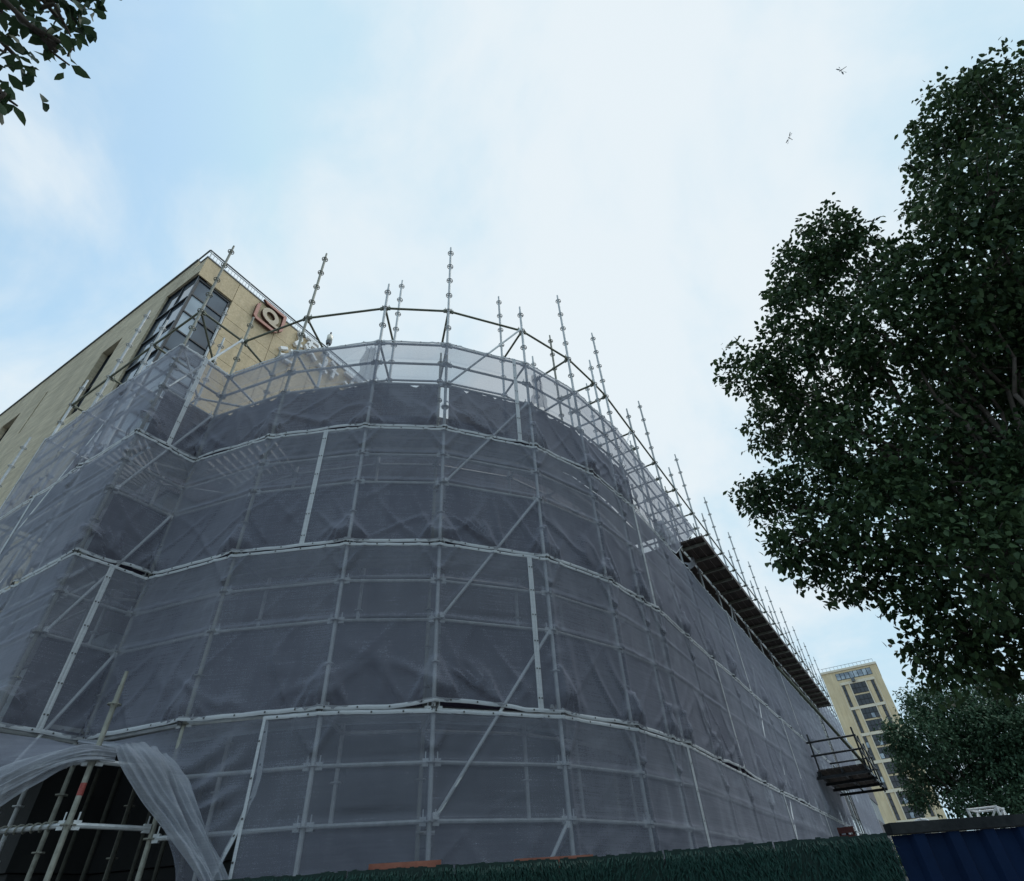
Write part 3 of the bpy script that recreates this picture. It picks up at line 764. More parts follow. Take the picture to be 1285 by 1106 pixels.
# ------------------------------------------------------------------ nets
post_s = sorted({round(a, 3) for a in ARC[:9]} | {1.38, 2.85, 12.98} | {round(13.48 + 1.48 * k, 3) for k in range(1, 18)})
BRACES = []                                                    # (s_low, z_low, s_high, z_high): where a tube presses on the net
for zt_ in (8.4, 6.4, 4.4, 2.4, 10.4):
    BRACES.append((9.29, zt_ - 2, 10.78, zt_)); BRACES.append((4.28, zt_ - 2, 5.18, zt_))
from mathutils import noise as mnoise
def fold_amp(ps, zb):
    return 0.045 + 0.055 * abs(mnoise.noise(Vector((ps * 3.1, zb * 1.7, 0.3))) * 1.6), 0.34 + 0.25 * abs(mnoise.noise(Vector((ps * 2.3, zb, 5.1))) * 1.6)
def net_offset(s, z, z0, z1):
    o = 0.060
    o += 0.020 * mnoise.noise(Vector((s * 0.9, z * 0.9, 1.7))) + 0.010 * mnoise.noise(Vector((s * 2.8, z * 1.1, 8.2)))
    near = min(abs(s - p) for p in post_s)
    # slack between the tubes sways in and out
    zr = (z1 - z)
    sag = abs(math.sin(math.pi * min(zr, 1.5) / 0.5)) if zr < 1.0 else math.sin(math.pi * min(1.0, (zr - 1.0) / 1.0))
    o += 0.018 * sag * min(1.0, near / 0.5) * mnoise.noise(Vector((round(s * 0.7), round(z), 3.3))) * 2
    for ps in post_s:
        ds = s - ps
        if abs(ds) > 0.5: continue
        A, H = fold_amp(ps, z0); A *= 1.9
        h = (z - z0) / H
        if 0 <= h < 1:                                           # tent over the joint just above the band
            w = 0.25 * (1 - h) + 0.012
            if abs(ds) < w: o += A * (1 - h) ** 0.7 * (1 - abs(ds) / w) * min(1, h / 0.42 + 0.10)
            for e in (-1, 1):                                    # crisp creases on its edges
                dd = abs(ds - e * w)
                if dd < 0.055: o += 0.085 * (1 - dd / 0.055) * (1 - h * 0.6) * min(1, h / 0.35 + 0.06)
                dd = abs(ds - e * w * 0.55)
                if dd < 0.04: o += 0.055 * (1 - dd / 0.04) * (1 - h) * min(1, h / 0.12)
        h2 = (z1 - z) / 0.42                                     # creases hanging from the band
        if 0 <= h2 < 1:
            for e in (-0.26, 0.22):
                dd = abs(ds - e * (1 - h2))
                if dd < 0.045: o += 0.055 * (1 - dd / 0.045) * (0.3 + 0.7 * h2) * min(1, (1 - h2) * 8)
        if abs(ds) < 0.05: o += 0.026 * (1 - abs(ds) / 0.05)
    lo = max(0.0, 1.0 - (z - z0) / 1.1) * min(1.0, max(0.0, z - z0) / 0.16)
    rn = mnoise.noise(Vector((s * 1.9 + z * 1.3, z * 0.55 - s * 0.35, z0 * 3.1)))
    o += 0.045 * lo * max(0.0, 1 - abs(rn) * 9.0)
    rn = mnoise.noise(Vector((s * 1.5 - z * 1.5, z * 0.5 + s * 0.4, z0 * 2.3 + 7)))
    o += 0.030 * (0.25 + 0.75 * lo) * min(1.0, max(0.0, z - z0) / 0.16) * max(0.0, 1 - abs(rn) * 10.0)
    for q in (0.495, 0.995):
        dd = abs(z1 - z - q)
        if dd < 0.045: o += 0.022 * (1 - dd / 0.045)
    for (sa, za, sb, zb) in BRACES:
        if not (za - 0.1 <= z <= zb + 0.1): continue
        t = (z - za) / (zb - za); sc = sa + (sb - sa) * t
        dd = abs(s - sc)
        if dd < 0.05: o += 0.026 * (1 - dd / 0.05)
        # fan of creases where the tube crosses a band
        if 0 <= z - z0 < 0.45:
            cs = sa + (sb - sa) * ((z0 - za) / (zb - za))
            for q in (-0.45, -0.75, -1.1, -1.5):
                dd = abs((s - cs) - q * (z - z0) - 0.02)
                if dd < 0.045: o += 0.075 * (1 - dd / 0.045) * math.sin(math.pi * (z - z0) / 0.45)
    return o
def sheet(name, label, cat, s0, s1, z0, z1, mat, off=0.0, slant=0.0, step=0.030, hems='tblr', group=None, fold=True, ragged=0.0):
    ns = max(4, int((s1 - s0) / step)); nzz = max(6, int((z1 - z0) / step))
    if s0 > 13: ns = max(4, int((s1 - s0) / 0.045)); nzz = max(6, int((z1 - z0) / 0.045))
    if s0 > 17: ns = max(4, int((s1 - s0) / 0.1)); nzz = max(6, int((z1 - z0) / 0.07))
    V = []; grid = []
    for j in range(nzz + 1):
        v = j / nzz
        row = []
        for i in range(ns + 1):
            u = i / ns
            zt_ = z1
            if ragged: zt_ = z1 + ragged * (mnoise.noise(Vector((s0 + u * 9.0 * (s1 - s0), 1.1, z0))) + 0.6 * mnoise.noise(Vector((u * 31.0 * (s1 - s0), 4.4, z0))))
            z = z0 + (zt_ - z0) * v
            s = s0 + u * (s1 + slant * (z - z0) - s0)
            p, n = plan(s)
            o = (net_offset(s, z, z0, z1) if fold else 0.03 * mnoise.noise(Vector((s * 2.2, z * 1.6, 6.0))) + 0.012 * mnoise.noise(Vector((s * 9, z * 1.5, 2.0)))) + off
            if fold:                                              # laced seams stay straight
                eg = min(abs(s - s0), abs(s1 + slant * (z - z0) - s)) / 0.22
                if eg < 1: o = o * eg + (0.075 + off) * (1 - eg)
            # slack bottom and top edges between ties
            zz_ = z
            if fold:
                dp = min(abs(s - q) for q in post_s)
                lift = 0.010 * math.exp(-(dp / 0.10) ** 2) + 0.10 * max(0.0, mnoise.noise(Vector((s * 0.9, z0 * 1.3, 4.0))) - 0.22)
                zz_ = z + (lift + 0.006 * mnoise.noise(Vector((s * 1.1, z0, 9.0))) + 0.006 * mnoise.noise(Vector((s * 5.0, z0, 2.0)))) * (1 - v) ** 6 - (0.004 + 0.006 * mnoise.noise(Vector((s * 1.3, z1, 5.0)))) * v ** 6
            row.append(len(V)); V.append((p.x + n.x * o, p.y + n.y * o, zz_))
        grid.append(row)
    Fc = [(grid[j][i], grid[j][i + 1], grid[j + 1][i + 1], grid[j + 1][i]) for j in range(nzz) for i in range(ns)]
    o = mesh_obj(name, V, Fc, mat, None, True)
    tag(o, label, cat, group)
    def pnt(i, j): return Vector(V[grid[j][i]])
    def hem(path, w_dir, width, nm='hem'):
        vs = []; fs = []; ey = MB()
        for k, (p, n) in enumerate(path):
            n3 = Vector((n.x, n.y, 0))
            t = Vector(w_dir(n))
            vs += [tuple(p + n3 * 0.006), tuple(p + n3 * 0.016 + t * width * 0.5), tuple(p + n3 * 0.007 + t * width)]
            if k:
                b = 3 * k
                fs += [(b - 3, b, b + 1, b - 2), (b - 2, b + 1, b + 2, b - 1)]
        L = 0.0; nxt = 0.15
        for k in range(1, len(path)):
            L += (path[k][0] - path[k - 1][0]).length
            if L > nxt:
                nxt += 0.33
                p, n = path[k]; n3 = Vector((n.x, n.y, 0)); t = Vector(w_dir(n)); d = (path[k][0] - path[k - 1][0]).normalized()
                c = p + n3 * 0.019 + t * width * 0.5
                ey.add([tuple(c + (d * math.cos(q) + d.cross(n3).normalized() * math.sin(q)) * 0.011) for q in [2 * math.pi * m / 6 for m in range(6)]], [tuple(range(6))])
        h = mesh_obj(nm, vs, fs, M_hem, o, True)
        if ey.v:
            e = ey.build('eyelets', M_eyelet, h); e['kind'] = 'stuff'
    def nrm(i, j):
        u = i / ns; z = z0 + (z1 - z0) * j / nzz
        return plan(s0 + u * (s1 + slant * (z - z0) - s0))[1]
    if 'b' in hems: hem([(pnt(i, 0), nrm(i, 0)) for i in range(ns + 1)], lambda n: (0, 0, 1), 0.044)
    if 't' in hems: hem([(pnt(i, nzz), nrm(i, nzz)) for i in range(ns + 1)], lambda n: (0, 0, -1), 0.038)
    if 'l' in hems: hem([(pnt(0, j), nrm(0, j)) for j in range(nzz + 1)], lambda n: (-n.y, n.x, 0), 0.034)
    if 'r' in hems: hem([(pnt(ns, j), nrm(ns, j)) for j in range(nzz + 1)], lambda n: (n.y, -n.x, 0), 0.034)
    return o
GN = 'grey safety net sheets laced to the scaffold'
tiers = [
 ('top tier', 7.405, 9.40, [(0.0, 4.68, 'over the left face below the office windows', 0), (4.68, 10.52, 'round the inner notch and the first half of the curve', 0), (10.52, 15.7, 'with a slanting open end right of the curve', 1.45)]),
 ('second tier', 5.405, 7.395, [(0.0, 1.54, 'at the far left end', 0), (1.54, 7.54, 'wrapping the left corner and notch', 0), (7.54, 13.4, 'across the middle of the curve', 0), (13.4, 19.4, 'where the long right wall starts under the open deck', 0), (19.4, 25.4, 'halfway along the long right wall', 0), (25.4, 32.4, 'at the far end of the long right wall', 0)]),
 ('third tier', 3.405, 5.395, [(0.0, 4.68, 'over the left face', 0), (4.68, 10.52, 'between the notch seam and the seam on the curve', 0), (10.52, 16.5, 'right of the seam on the curve', 0), (16.5, 22.5, 'along the right wall between two pale seams', 0), (22.5, 30.8, 'running to the far cantilevered platform', 0)]),
 ('bottom tier', 1.35, 3.395, [(7.54, 13.4, 'standing over the green hoarding', 0), (13.4, 19.4, 'above the middle of the hoarding', 0), (19.4, 24.5, 'above the right part of the green hoarding', 0), (24.5, 28.6, 'at the dark recess, farthest along', 0)]),
]
SH = {}
for tn, z0, z1, ss in tiers:
    for (sa, sb, where, slant) in ss:
        SH[(z1, sa, sb)] = sheet('safety_net', 'grey net sheet, %s, %s' % (tn, where), 'safety net', sa, sb, z0, z1, M_net, slant=slant, group=GN)
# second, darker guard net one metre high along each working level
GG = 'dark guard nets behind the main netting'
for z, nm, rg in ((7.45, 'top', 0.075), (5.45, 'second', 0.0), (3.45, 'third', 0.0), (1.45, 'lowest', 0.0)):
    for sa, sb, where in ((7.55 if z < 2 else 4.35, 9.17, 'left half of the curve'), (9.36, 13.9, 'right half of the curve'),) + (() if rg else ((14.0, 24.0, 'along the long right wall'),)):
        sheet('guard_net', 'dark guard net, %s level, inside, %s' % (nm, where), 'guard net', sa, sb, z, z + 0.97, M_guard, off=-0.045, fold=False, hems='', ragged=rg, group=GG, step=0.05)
# ties at the laced joints
tm = MB()
for s in post_s:
    if s > 24 or s < 0.1: continue
    p, n = plan(s)
    for z in (7.40, 5.40, 3.40):
        if z == 7.40 and s > 16: continue
        c = Vector((p.x + n.x * 0.088, p.y + n.y * 0.088, z + 0.004)); d = Vector((-n.y, n.x, 0))
        for e in (-0.025, 0.02):
            tm = MB() if e == -0.025 else tm
            tm.tube(c + d * e + Vector((0, 0, -0.026)) - Vector((n.x, n.y, 0)) * 0.02, c + d * (e + 0.012) + Vector((0, 0, 0.026)), 0.006, n=5)
        tm.tube(c - d * 0.035, c + d * 0.04, 0.008, n=5)
        own = [o_ for (zz1, a_, b_), o_ in SH.items() if a_ <= s <= b_ and abs(zz1 - z) < 0.1] or [o_ for (zz1, a_, b_), o_ in SH.items() if a_ <= s <= b_ and abs(zz1 - z - 2.0) < 0.1]
        tm.build('net_tie', M_tie, own[0])

# top edge rope of the uppermost net is the rail; the loose flap at its right end
def cloth(name, label, cat, rows, mat=M_net, sub=8, wave=0.03, freq=5.0, seed=0.0, hem_edges=()):
    """a hanging piece of net: rows of control points, smoothed, with pleats"""
    A = np.array(rows, float)
    nr, nc = A.shape[0], A.shape[1]
    def cr_(P, t):
        n = len(P) - 1; x = min(max(t, 0), 1) * n; i = min(int(x), n - 1); f = x - i
        p0, p1, p2, p3 = P[max(i - 1, 0)], P[i], P[i + 1], P[min(i + 2, n)]
        return 0.5 * ((2 * p1) + (-p0 + p2) * f + (2 * p0 - 5 * p1 + 4 * p2 - p3) * f * f + (-p0 + 3 * p1 - 3 * p2 + p3) * f ** 3)
    U, W = nr * sub, nc * sub
    G = np.zeros((U + 1, W + 1, 3))
    for b in range(W + 1):
        colp = [cr_(A[r], b / W) for r in range(nr)]
        for a in range(U + 1): G[a, b] = cr_(np.array(colp), a / U)
    V = []
    for a in range(U + 1):
        for b in range(W + 1):
            du = G[min(a + 1, U), b] - G[max(a - 1, 0), b]; dv = G[a, min(b + 1, W)] - G[a, max(b - 1, 0)]
            n = np.cross(du, dv); n /= (np.linalg.norm(n) + 1e-9)
            u, v = a / U, b / W
            w = wave(u, v) if callable(wave) else wave * (math.sin(v * freq * 2 * math.pi + 2.0 * mnoise.noise(Vector((u * 2, v * 3, seed)))) + 0.5 * mnoise.noise(Vector((u * 3, v * 12, seed + 3))))
            V.append(tuple(G[a, b] + n * w))
    Fc = [(a * (W + 1) + b, a * (W + 1) + b + 1, (a + 1) * (W + 1) + b + 1, (a + 1) * (W + 1) + b) for a in range(U) for b in range(W)]
    o = mesh_obj(name, V, Fc, mat, None, True)
    tag(o, label, cat)
    for (bi, width) in hem_edges:
        bb = W if bi < 0 else 0
        path = [Vector(V[a * (W + 1) + bb]) for a in range(U + 1)]; path2 = [Vector(V[a * (W + 1) + (W - 1 if bi < 0 else 1)]) for a in range(U + 1)]
        vs, fs = [], []; ey = MB(); L = 0; nx = 0.12
        for a, p in enumerate(path):
            d = (path2[a] - p); d.normalize()
            q = path[min(a + 1, U)] - path[max(a - 1, 0)]; q.normalize()
            nn = d.cross(q); nn.normalize()
            if nn.dot(Vector((0, 0, 1.65)) - p) < 0: nn = -nn
            vs += [tuple(p + nn * 0.008), tuple(p + d * width + nn * 0.010)]
            if a:
                fs.append((2 * a - 2, 2 * a, 2 * a + 1, 2 * a - 1)); L += (p - path[a - 1]).length
                if L > nx:
                    nx += 0.3; c = p + d * width * 0.5 + nn * 0.014
                    ey.add([tuple(c + (d * math.cos(t) + q * math.sin(t)) * 0.011) for t in [2 * math.pi * m / 6 for m in range(6)]], [tuple(range(6))])
        h = mesh_obj('hem', vs, fs, M_hem, o, True)
        if ey.v: ey.build('eyelets', M_eyelet, h)['kind'] = 'stuff'
    return o
# drawn-aside curtain of net right of the foreground post: flat part plus thick folded part
def w_flat(u, v):
    a = 0.0
    for (c0, c1, wd, am) in ((0.10, 0.28, 0.05, 0.03), (0.22, 0.46, 0.05, 0.035), (0.42, 0.52, 0.045, 0.03), (0.62, 0.64, 0.04, 0.02)):
        c = c1 + (c0 - c1) * v + 0.05 * math.sin(v * 5)
        a += am * math.exp(-((u - c) / wd) ** 2) * math.sin(math.pi * min(1, v * 1.1 + 0.05)) ** 0.5
    return a * 2.0 + 0.02 * mnoise.noise(Vector((u * 7, v * 3, 2.0))) + 0.012 * mnoise.noise(Vector((u * 16, v * 5, 4.0)))
cloth('safety_net', 'slack grey net sheet with sagging folds and a curved pale seam beside the opening', 'safety net', [
    [(3.30, 7.74, 3.35), (3.48, 7.0, 3.36), (3.66, 6.30, 3.37), (3.86, 5.90, 3.38), (4.02, 5.50, 3.38)],
    [(3.20, 6.62, 3.16), (3.50, 6.36, 3.04), (3.72, 6.14, 3.00), (3.90, 5.80, 3.04), (4.03, 5.47, 3.10)],
    [(3.32, 6.36, 2.86), (3.58, 6.20, 2.74), (3.78, 6.02, 2.70), (3.92, 5.75, 2.72), (4.04, 5.46, 2.77)],
    [(3.50, 6.14, 2.56), (3.68, 6.02, 2.48), (3.82, 5.90, 2.46), (3.92, 5.70, 2.46), (4.005, 5.53, 2.48)],
    [(3.66, 5.88, 2.14), (3.74, 5.84, 2.10), (3.82, 5.79, 2.08), (3.88, 5.73, 2.05), (3.925, 5.68, 2.03)],
    [(3.74, 5.80, 1.66), (3.76, 5.82, 1.65), (3.78, 5.84, 1.64), (3.80, 5.86, 1.64), (3.82, 5.87, 1.63)]],
    sub=12, wave=w_flat, hem_edges=((-1, 0.055),))
def w_fold(u, v):
    ph = v * math.pi * 4.0 + 2.2 * mnoise.noise(Vector((u * 1.4, v * 2, 4.0))) + 0.9 * math.sin(u * 3.0)
    g = mnoise.noise(Vector((v * 3.4 + 0.5 * math.sin(u * 2.2), u * 1.1, 8.0))); g2 = mnoise.noise(Vector((v * 7.5 - u * 0.8, u * 1.9, 12.0)))
    return 0.085 * (0.35 + u) * (0.45 - abs(g) * 1.7) + 0.045 * (0.4 - abs(g2) * 1.5) + 0.028 * mnoise.noise(Vector((u * 3, v * 11, 1.0))) + 0.014 * mnoise.noise(Vector((u * 8, v * 18, 6.0)))
cloth('safety_net', 'pale bunched net curtain pulled aside in thick folds right of the foreground post', 'safety net', [
    [(3.06, 6.42, 3.09), (3.12, 6.37, 3.12), (3.20, 6.33, 3.14), (3.34, 6.32, 3.12), (3.50, 6.26, 3.04)],
    [(3.10, 6.30, 2.93), (3.20, 6.22, 2.96), (3.32, 6.16, 2.97), (3.46, 6.12, 2.95), (3.60, 6.08, 2.90)],
    [(3.28, 6.12, 2.67), (3.38, 6.06, 2.69), (3.48, 6.00, 2.70), (3.58, 5.96, 2.69), (3.68, 5.92, 2.67)],
    [(3.49, 5.90, 2.40), (3.56, 5.84, 2.41), (3.63, 5.79, 2.41), (3.70, 5.77, 2.40), (3.77, 5.75, 2.39)],
    [(3.72, 5.58, 2.04), (3.77, 5.53, 2.04), (3.82, 5.50, 2.03), (3.87, 5.50, 2.02), (3.92, 5.50, 2.01)],
    [(3.90, 5.34, 1.64), (3.93, 5.31, 1.64), (3.96, 5.30, 1.63), (3.99, 5.32, 1.62), (4.02, 5.36, 1.62)]],
    sub=14, wave=w_fold, mat=M_drape)
# left half, gathered up over the tube, plus the triangle of net still stretched above it
cloth('safety_net', 'grey safety net remnant stretched under the band left of the foreground post', 'safety net', [
    [(2.38, 9.4, 3.36), (2.37, 8.6, 3.36), (2.37, 7.80, 3.36), (2.85, 7.74, 3.36), (3.30, 7.72, 3.35)],
    [(2.36, 9.3, 2.9), (2.36, 8.5, 3.0), (2.40, 7.66, 3.15), (2.78, 7.34, 3.20), (3.14, 7.10, 3.23)],
    [(2.30, 9.0, 2.4), (2.36, 8.1, 2.64), (2.52, 7.2, 2.90), (2.76, 6.80, 3.03), (2.98, 6.52, 3.07)]],
    sub=10, wave=0.012, freq=1.5, seed=5.0)
def w_bun(u, v):
    return 0.022 * (abs(math.sin(v * math.pi * 3.6 + 0.8 * math.sin(u * 4) + 1.4 * mnoise.noise(Vector((u * 2, v * 2, 7.0))))) ** 0.7 - 0.6) * (0.5 + u) + 0.022 * mnoise.noise(Vector((u * 4, v * 14, 3.0))) + 0.05 * (0.4 - 1.5 * abs(mnoise.noise(Vector((v * 4.5 + u * 1.2, u * 2.4, 15.0)))))
cloth('safety_net', 'pale gathered net bundle sagging leftwards over the near scaffold tube', 'safety net', [
    [(3.10, 6.44, 3.08), (3.08, 6.40, 3.05), (3.06, 6.37, 3.01), (3.07, 6.37, 2.97)],
    [(2.86, 6.54, 3.10), (2.82, 6.48, 3.05), (2.80, 6.46, 2.99), (2.82, 6.50, 2.94)],
    [(2.66, 6.80, 3.05), (2.60, 6.74, 2.97), (2.60, 6.70, 2.87), (2.64, 6.74, 2.80)],
    [(2.46, 7.06, 2.94), (2.40, 7.00, 2.82), (2.40, 6.94, 2.67), (2.46, 6.96, 2.55)],
    [(2.24, 7.30, 2.78), (2.18, 7.20, 2.62), (2.20, 7.12, 2.42), (2.26, 7.14, 2.24)],
    [(1.95, 7.60, 2.56), (1.90, 7.50, 2.34), (1.92, 7.40, 2.06), (2.00, 7.44, 1.82)]],
    sub=14, wave=w_bun, mat=M_drape)
# second drape of the same bundle thrown over the joint, right of the post
cloth('safety_net', 'rolled pale net edge running down from the band behind the foreground post', 'safety net', [
    [(3.16, 7.50, 3.36), (3.14, 7.42, 3.32), (3.14, 7.36, 3.27)],
    [(3.20, 6.86, 3.24), (3.18, 6.78, 3.19), (3.20, 6.74, 3.13)],
    [(3.36, 6.42, 3.13), (3.34, 6.34, 3.08), (3.36, 6.32, 3.00)],
    [(3.56, 6.18, 2.99), (3.55, 6.12, 2.93), (3.58, 6.12, 2.87)]],
    sub=10, wave=0.02, freq=1.3, seed=2.0, mat=M_drape)
# loose end of the top net folded round the deck corner
cloth('safety_net', 'loose pale net flap folded round the start of the open deck', 'safety net', [
    [(13.4, 2.60, 8.92), (13.8, 2.58, 9.05), (14.05, 2.62, 9.08)],
    [(12.9, 2.62, 8.40), (13.5, 2.56, 8.62), (14.02, 2.66, 8.80)],
    [(12.3, 2.62, 7.75), (13.1, 2.58, 8.05), (13.7, 2.9, 8.5)],
    [(11.6, 2.64, 7.45), (12.3, 2.62, 7.55), (12.9, 3.0, 8.0)]], sub=8, wave=0.035, freq=1.6, seed=9.0, mat=M_drape)
# torn scraps tied to the upper rails
def scrap(label, s, z, w, h, seed):
    p, n = plan(s); d = Vector((-n.y, n.x))
    V, Fc = [], []
    N, Mz = 9, 9
    for j in range(Mz + 1):
        for i in range(N + 1):
            u, v = i / N - 0.5, j / Mz
            wd = w * (0.45 + 0.55 * (1 - v)) * (1 + 0.5 * mnoise.noise(Vector((seed, v * 4, 1 if u > 0 else 2))))
            o = 0.09 + 0.035 * math.sin(u * 16 + seed) + 0.03 * mnoise.noise(Vector((u * 3, v * 3, seed)))
            V.append((p.x + d.x * u * wd + n.x * o, p.y + d.y * u * wd + n.y * o, z + h * (v - 0.5) + 0.06 * mnoise.noise(Vector((u * 5, seed, v)))))
    for j in range(Mz):
        for i in range(N): Fc.append((j * (N + 1) + i, j * (N + 1) + i + 1, (j + 1) * (N + 1) + i + 1, (j + 1) * (N + 1) + i))
    tag(mesh_obj('torn_net', V, Fc, M_net, None, True), label, 'net scrap')
scrap('torn grey net scrap bunched on the rail left of the tall centre post', 8.02, 8.78, 0.42, 0.85, 1.0)
scrap('torn grey net scrap tied to the rail right of the diagonal brace', 10.95, 8.75, 0.38, 0.8, 5.0)

# ------------------------------------------------------------------ cantilevered loading platform and the far wrapped wall
plat = thing('loading_platform', 'dark cantilevered scaffold platform with guard rails near the far end', 'platform', (23, 1.8, 4.5))
for k in range(6):
    ya = 1.22 + k * 0.215
    MB().box((20.9, ya, 4.50), (25.3, ya + 0.20, 4.545)).build('plank', M_plank, plat)
for yy in (1.22, 1.85, 2.5): MB().box((20.8, yy - 0.03, 4.38), (25.4, yy + 0.03, 4.495)).build('beam', M_frame, plat)
for xx in (20.9, 22.4, 23.9, 25.3): MB().box((xx - 0.03, 1.1, 4.30), (xx + 0.03, 2.6, 4.375)).build('beam', M_frame, plat)
for xx in (20.95, 22.4, 23.85, 25.25):
    MB().tube((xx, 1.2, 4.25), (xx, 1.2, 5.5), 0.026).build('post', M_frame, plat)
MB().tube((20.95, 2.45, 4.3), (20.95, 2.45, 5.5), 0.026).build('post', M_frame, plat)
for z in (4.92, 5.28):
    MB().tube((20.9, 1.2, z), (25.3, 1.2, z), 0.028).build('rail', M_frame, plat)
    MB().tube((20.95, 1.15, z), (20.95, 2.55, z), 0.028).build('rail', M_frame, plat)
    MB().tube((25.25, 1.15, z), (25.25, 2.55, z), 0.028).build('rail', M_frame, plat)
MB().tube((20.0, 2.5, 7.3), (22.6, 1.25, 4.6), 0.045).build('brace', M_tube_green, plat)
sheet('safety_net', 'pale grey net wall standing beyond the dark recess, farthest from view', 'safety net', 33.8, 42.6, 1.0, 8.9, M_net, off=0.05, fold=False, hems='bt', group=GN)
MB().box((29.0, 3.3, 0), (29.2, 3.9, 7.3)).build('pier', M_podium, podium)

# ------------------------------------------------------------------ the far apartment tower
tower = thing('apartment_tower', 'cream apartment tower with dark window bays beyond the scaffold end', 'building', (166, 5, 0))
TX = 160.0
ty0, ty1, tz = -1.2, 10.9, 42.9
MB().box((TX, ty0, 0), (TX + 12, ty1, tz)).build('wall', M_tower, tower)
MB().box((TX - 0.25, ty0 - 0.15, tz), (TX + 12.2, ty1 + 0.2, tz + 0.45)).build('coping', M_tower_pale, tower)
for k in range(14):
    MB().box((TX + 0.1, ty0 + 0.3 + k * 0.86, tz + 0.46), (TX + 0.16, ty0 + 0.36 + k * 0.86, tz + 1.2)).build('roof_rail_post', M_coping, tower)
MB().box((TX + 0.08, ty0 + 0.3, tz + 1.21), (TX + 0.18, ty1 - 0.3, tz + 1.27)).build('roof_rail', M_coping, tower)
def tower_bay(ya, yb, za, zb, cols_, rows, name='window', glass=M_tglass):
    f = MB().box((TX - 0.06, ya, za), (TX - 0.001, yb, zb))
    w = f.build(name, M_frame, tower)
    ys = np.linspace(ya, yb, cols_ + 1); zs = np.linspace(za, zb, rows + 1)
    for i in range(cols_):
        for j in range(rows):
            gm = glass if random.random() > 0.12 else M_skyglass
            MB().box((TX - 0.11 - random.uniform(0, 0.01), ys[i] + 0.07, zs[j] + 0.08), (TX - 0.065, ys[i + 1] - 0.07, zs[j + 1] - 0.08)).build('pane', gm, w)
# top glazed band
tower_bay(0.3, 8.0, 40.9, 42.4, 8, 1, glass=M_skyglass)
for k in range(7):
    zt_ = 39.7 - k * 5.45
    za = max(zt_ - 4.75, 0.5)
    tower_bay(2.45, 5.75, za, zt_ - 2.55, 4, 2)
    tower_bay(2.45, 5.75, zt_ - 2.2, zt_, 4, 2)
    tower_bay(6.9, 7.55, za, zt_, 1, 4)
    tower_bay(0.65, 1.3, za, zt_, 1, 4)
for ya in (2.25, 5.75): MB().box((TX - 0.3, ya, 2), (TX - 0.002, ya + 0.2, 40.2)).build('pier', M_tower_pale, tower)
for ya in (7.75, 0.25): MB().box((TX - 0.2, ya, 2), (TX - 0.002, ya + 0.15, 40.2)).build('pier', M_tower_pale, tower)
for k in range(7): MB().box((TX - 0.22, 0.42, 39.72 - k * 5.45), (TX - 0.115, 7.7, 40.3 - k * 5.45)).build('string_course', M_tower_pale, tower)
MB().box((TX - 0.9, 4.3, 40.0), (TX - 0.12, 5.1, 40.7)).build('air_conditioner', M_coping, tower)

# ------------------------------------------------------------------ hoarding: green turf panels, then blue sheets
fence_line = [Vector(p) for p in [(2.75, 4.75), (3.47, 3.37), (4.34, 2.13), (4.86, 0.66), (5.02, 0.33)]]
H_F = 1.95
green = thing('green_hoarding', 'dark green artificial turf hoarding along the foot of the scaffold', 'fence', (4.2, 2.2, 0))
def fence_pt(L):
    p, d = fence_raw(L)
    n = Vector((d.y, -d.x)); n = -n if n.dot(-p) < 0 else n
    w = 0.030 * mnoise.noise(Vector((L * 2.6, 0.3, 0.0))) + 0.022 * mnoise.noise(Vector((L * 7.5, 2.3, 0.0)))
    return p + n * w, d
def fence_raw(L):
    acc = 0
    for a, b in zip(fence_line[:-1], fence_line[1:]):
        l = (b - a).length
        if L <= acc + l: return a + (b - a) * ((L - acc) / l), (b - a).normalized()
        acc += l
    return fence_line[-1], (fence_line[-1] - fence_line[-2]).normalized()
FL = sum((b - a).length for a, b in zip(fence_line[:-1], fence_line[1:]))
npan = 7
blades = []
for k in range(npan):
    l0, l1 = FL * k / npan, FL * (k + 1) / npan
    mb = MB()
    steps = 24
    for s in range(steps):
        a, d = fence_pt(l0 + 0.006 + (l1 - l0 - 0.012) * s / steps); b, _ = fence_pt(l0 + 0.006 + (l1 - l0 - 0.012) * (s + 1) / steps)
        n = Vector((d.y, -d.x))
        if n.dot(-a) < 0: n = -n
        top = H_F + 0.012 * mnoise.noise(Vector((k * 3.3, s * 0.6, 0)))
        mb.add([(p.x + n.x * o, p.y + n.y * o, z) for z in (0.03, top) for p, o in ((a, 0.012), (b, 0.012), (b, -0.012), (a, -0.012))],
               [(0, 3, 2, 1), (4, 5, 6, 7), (0, 1, 5, 4), (1, 2, 6, 5), (2, 3, 7, 6), (3, 0, 4, 7)])
    mb.build('panel', M_turf_base, green)
bm_v, bm_f = [], []
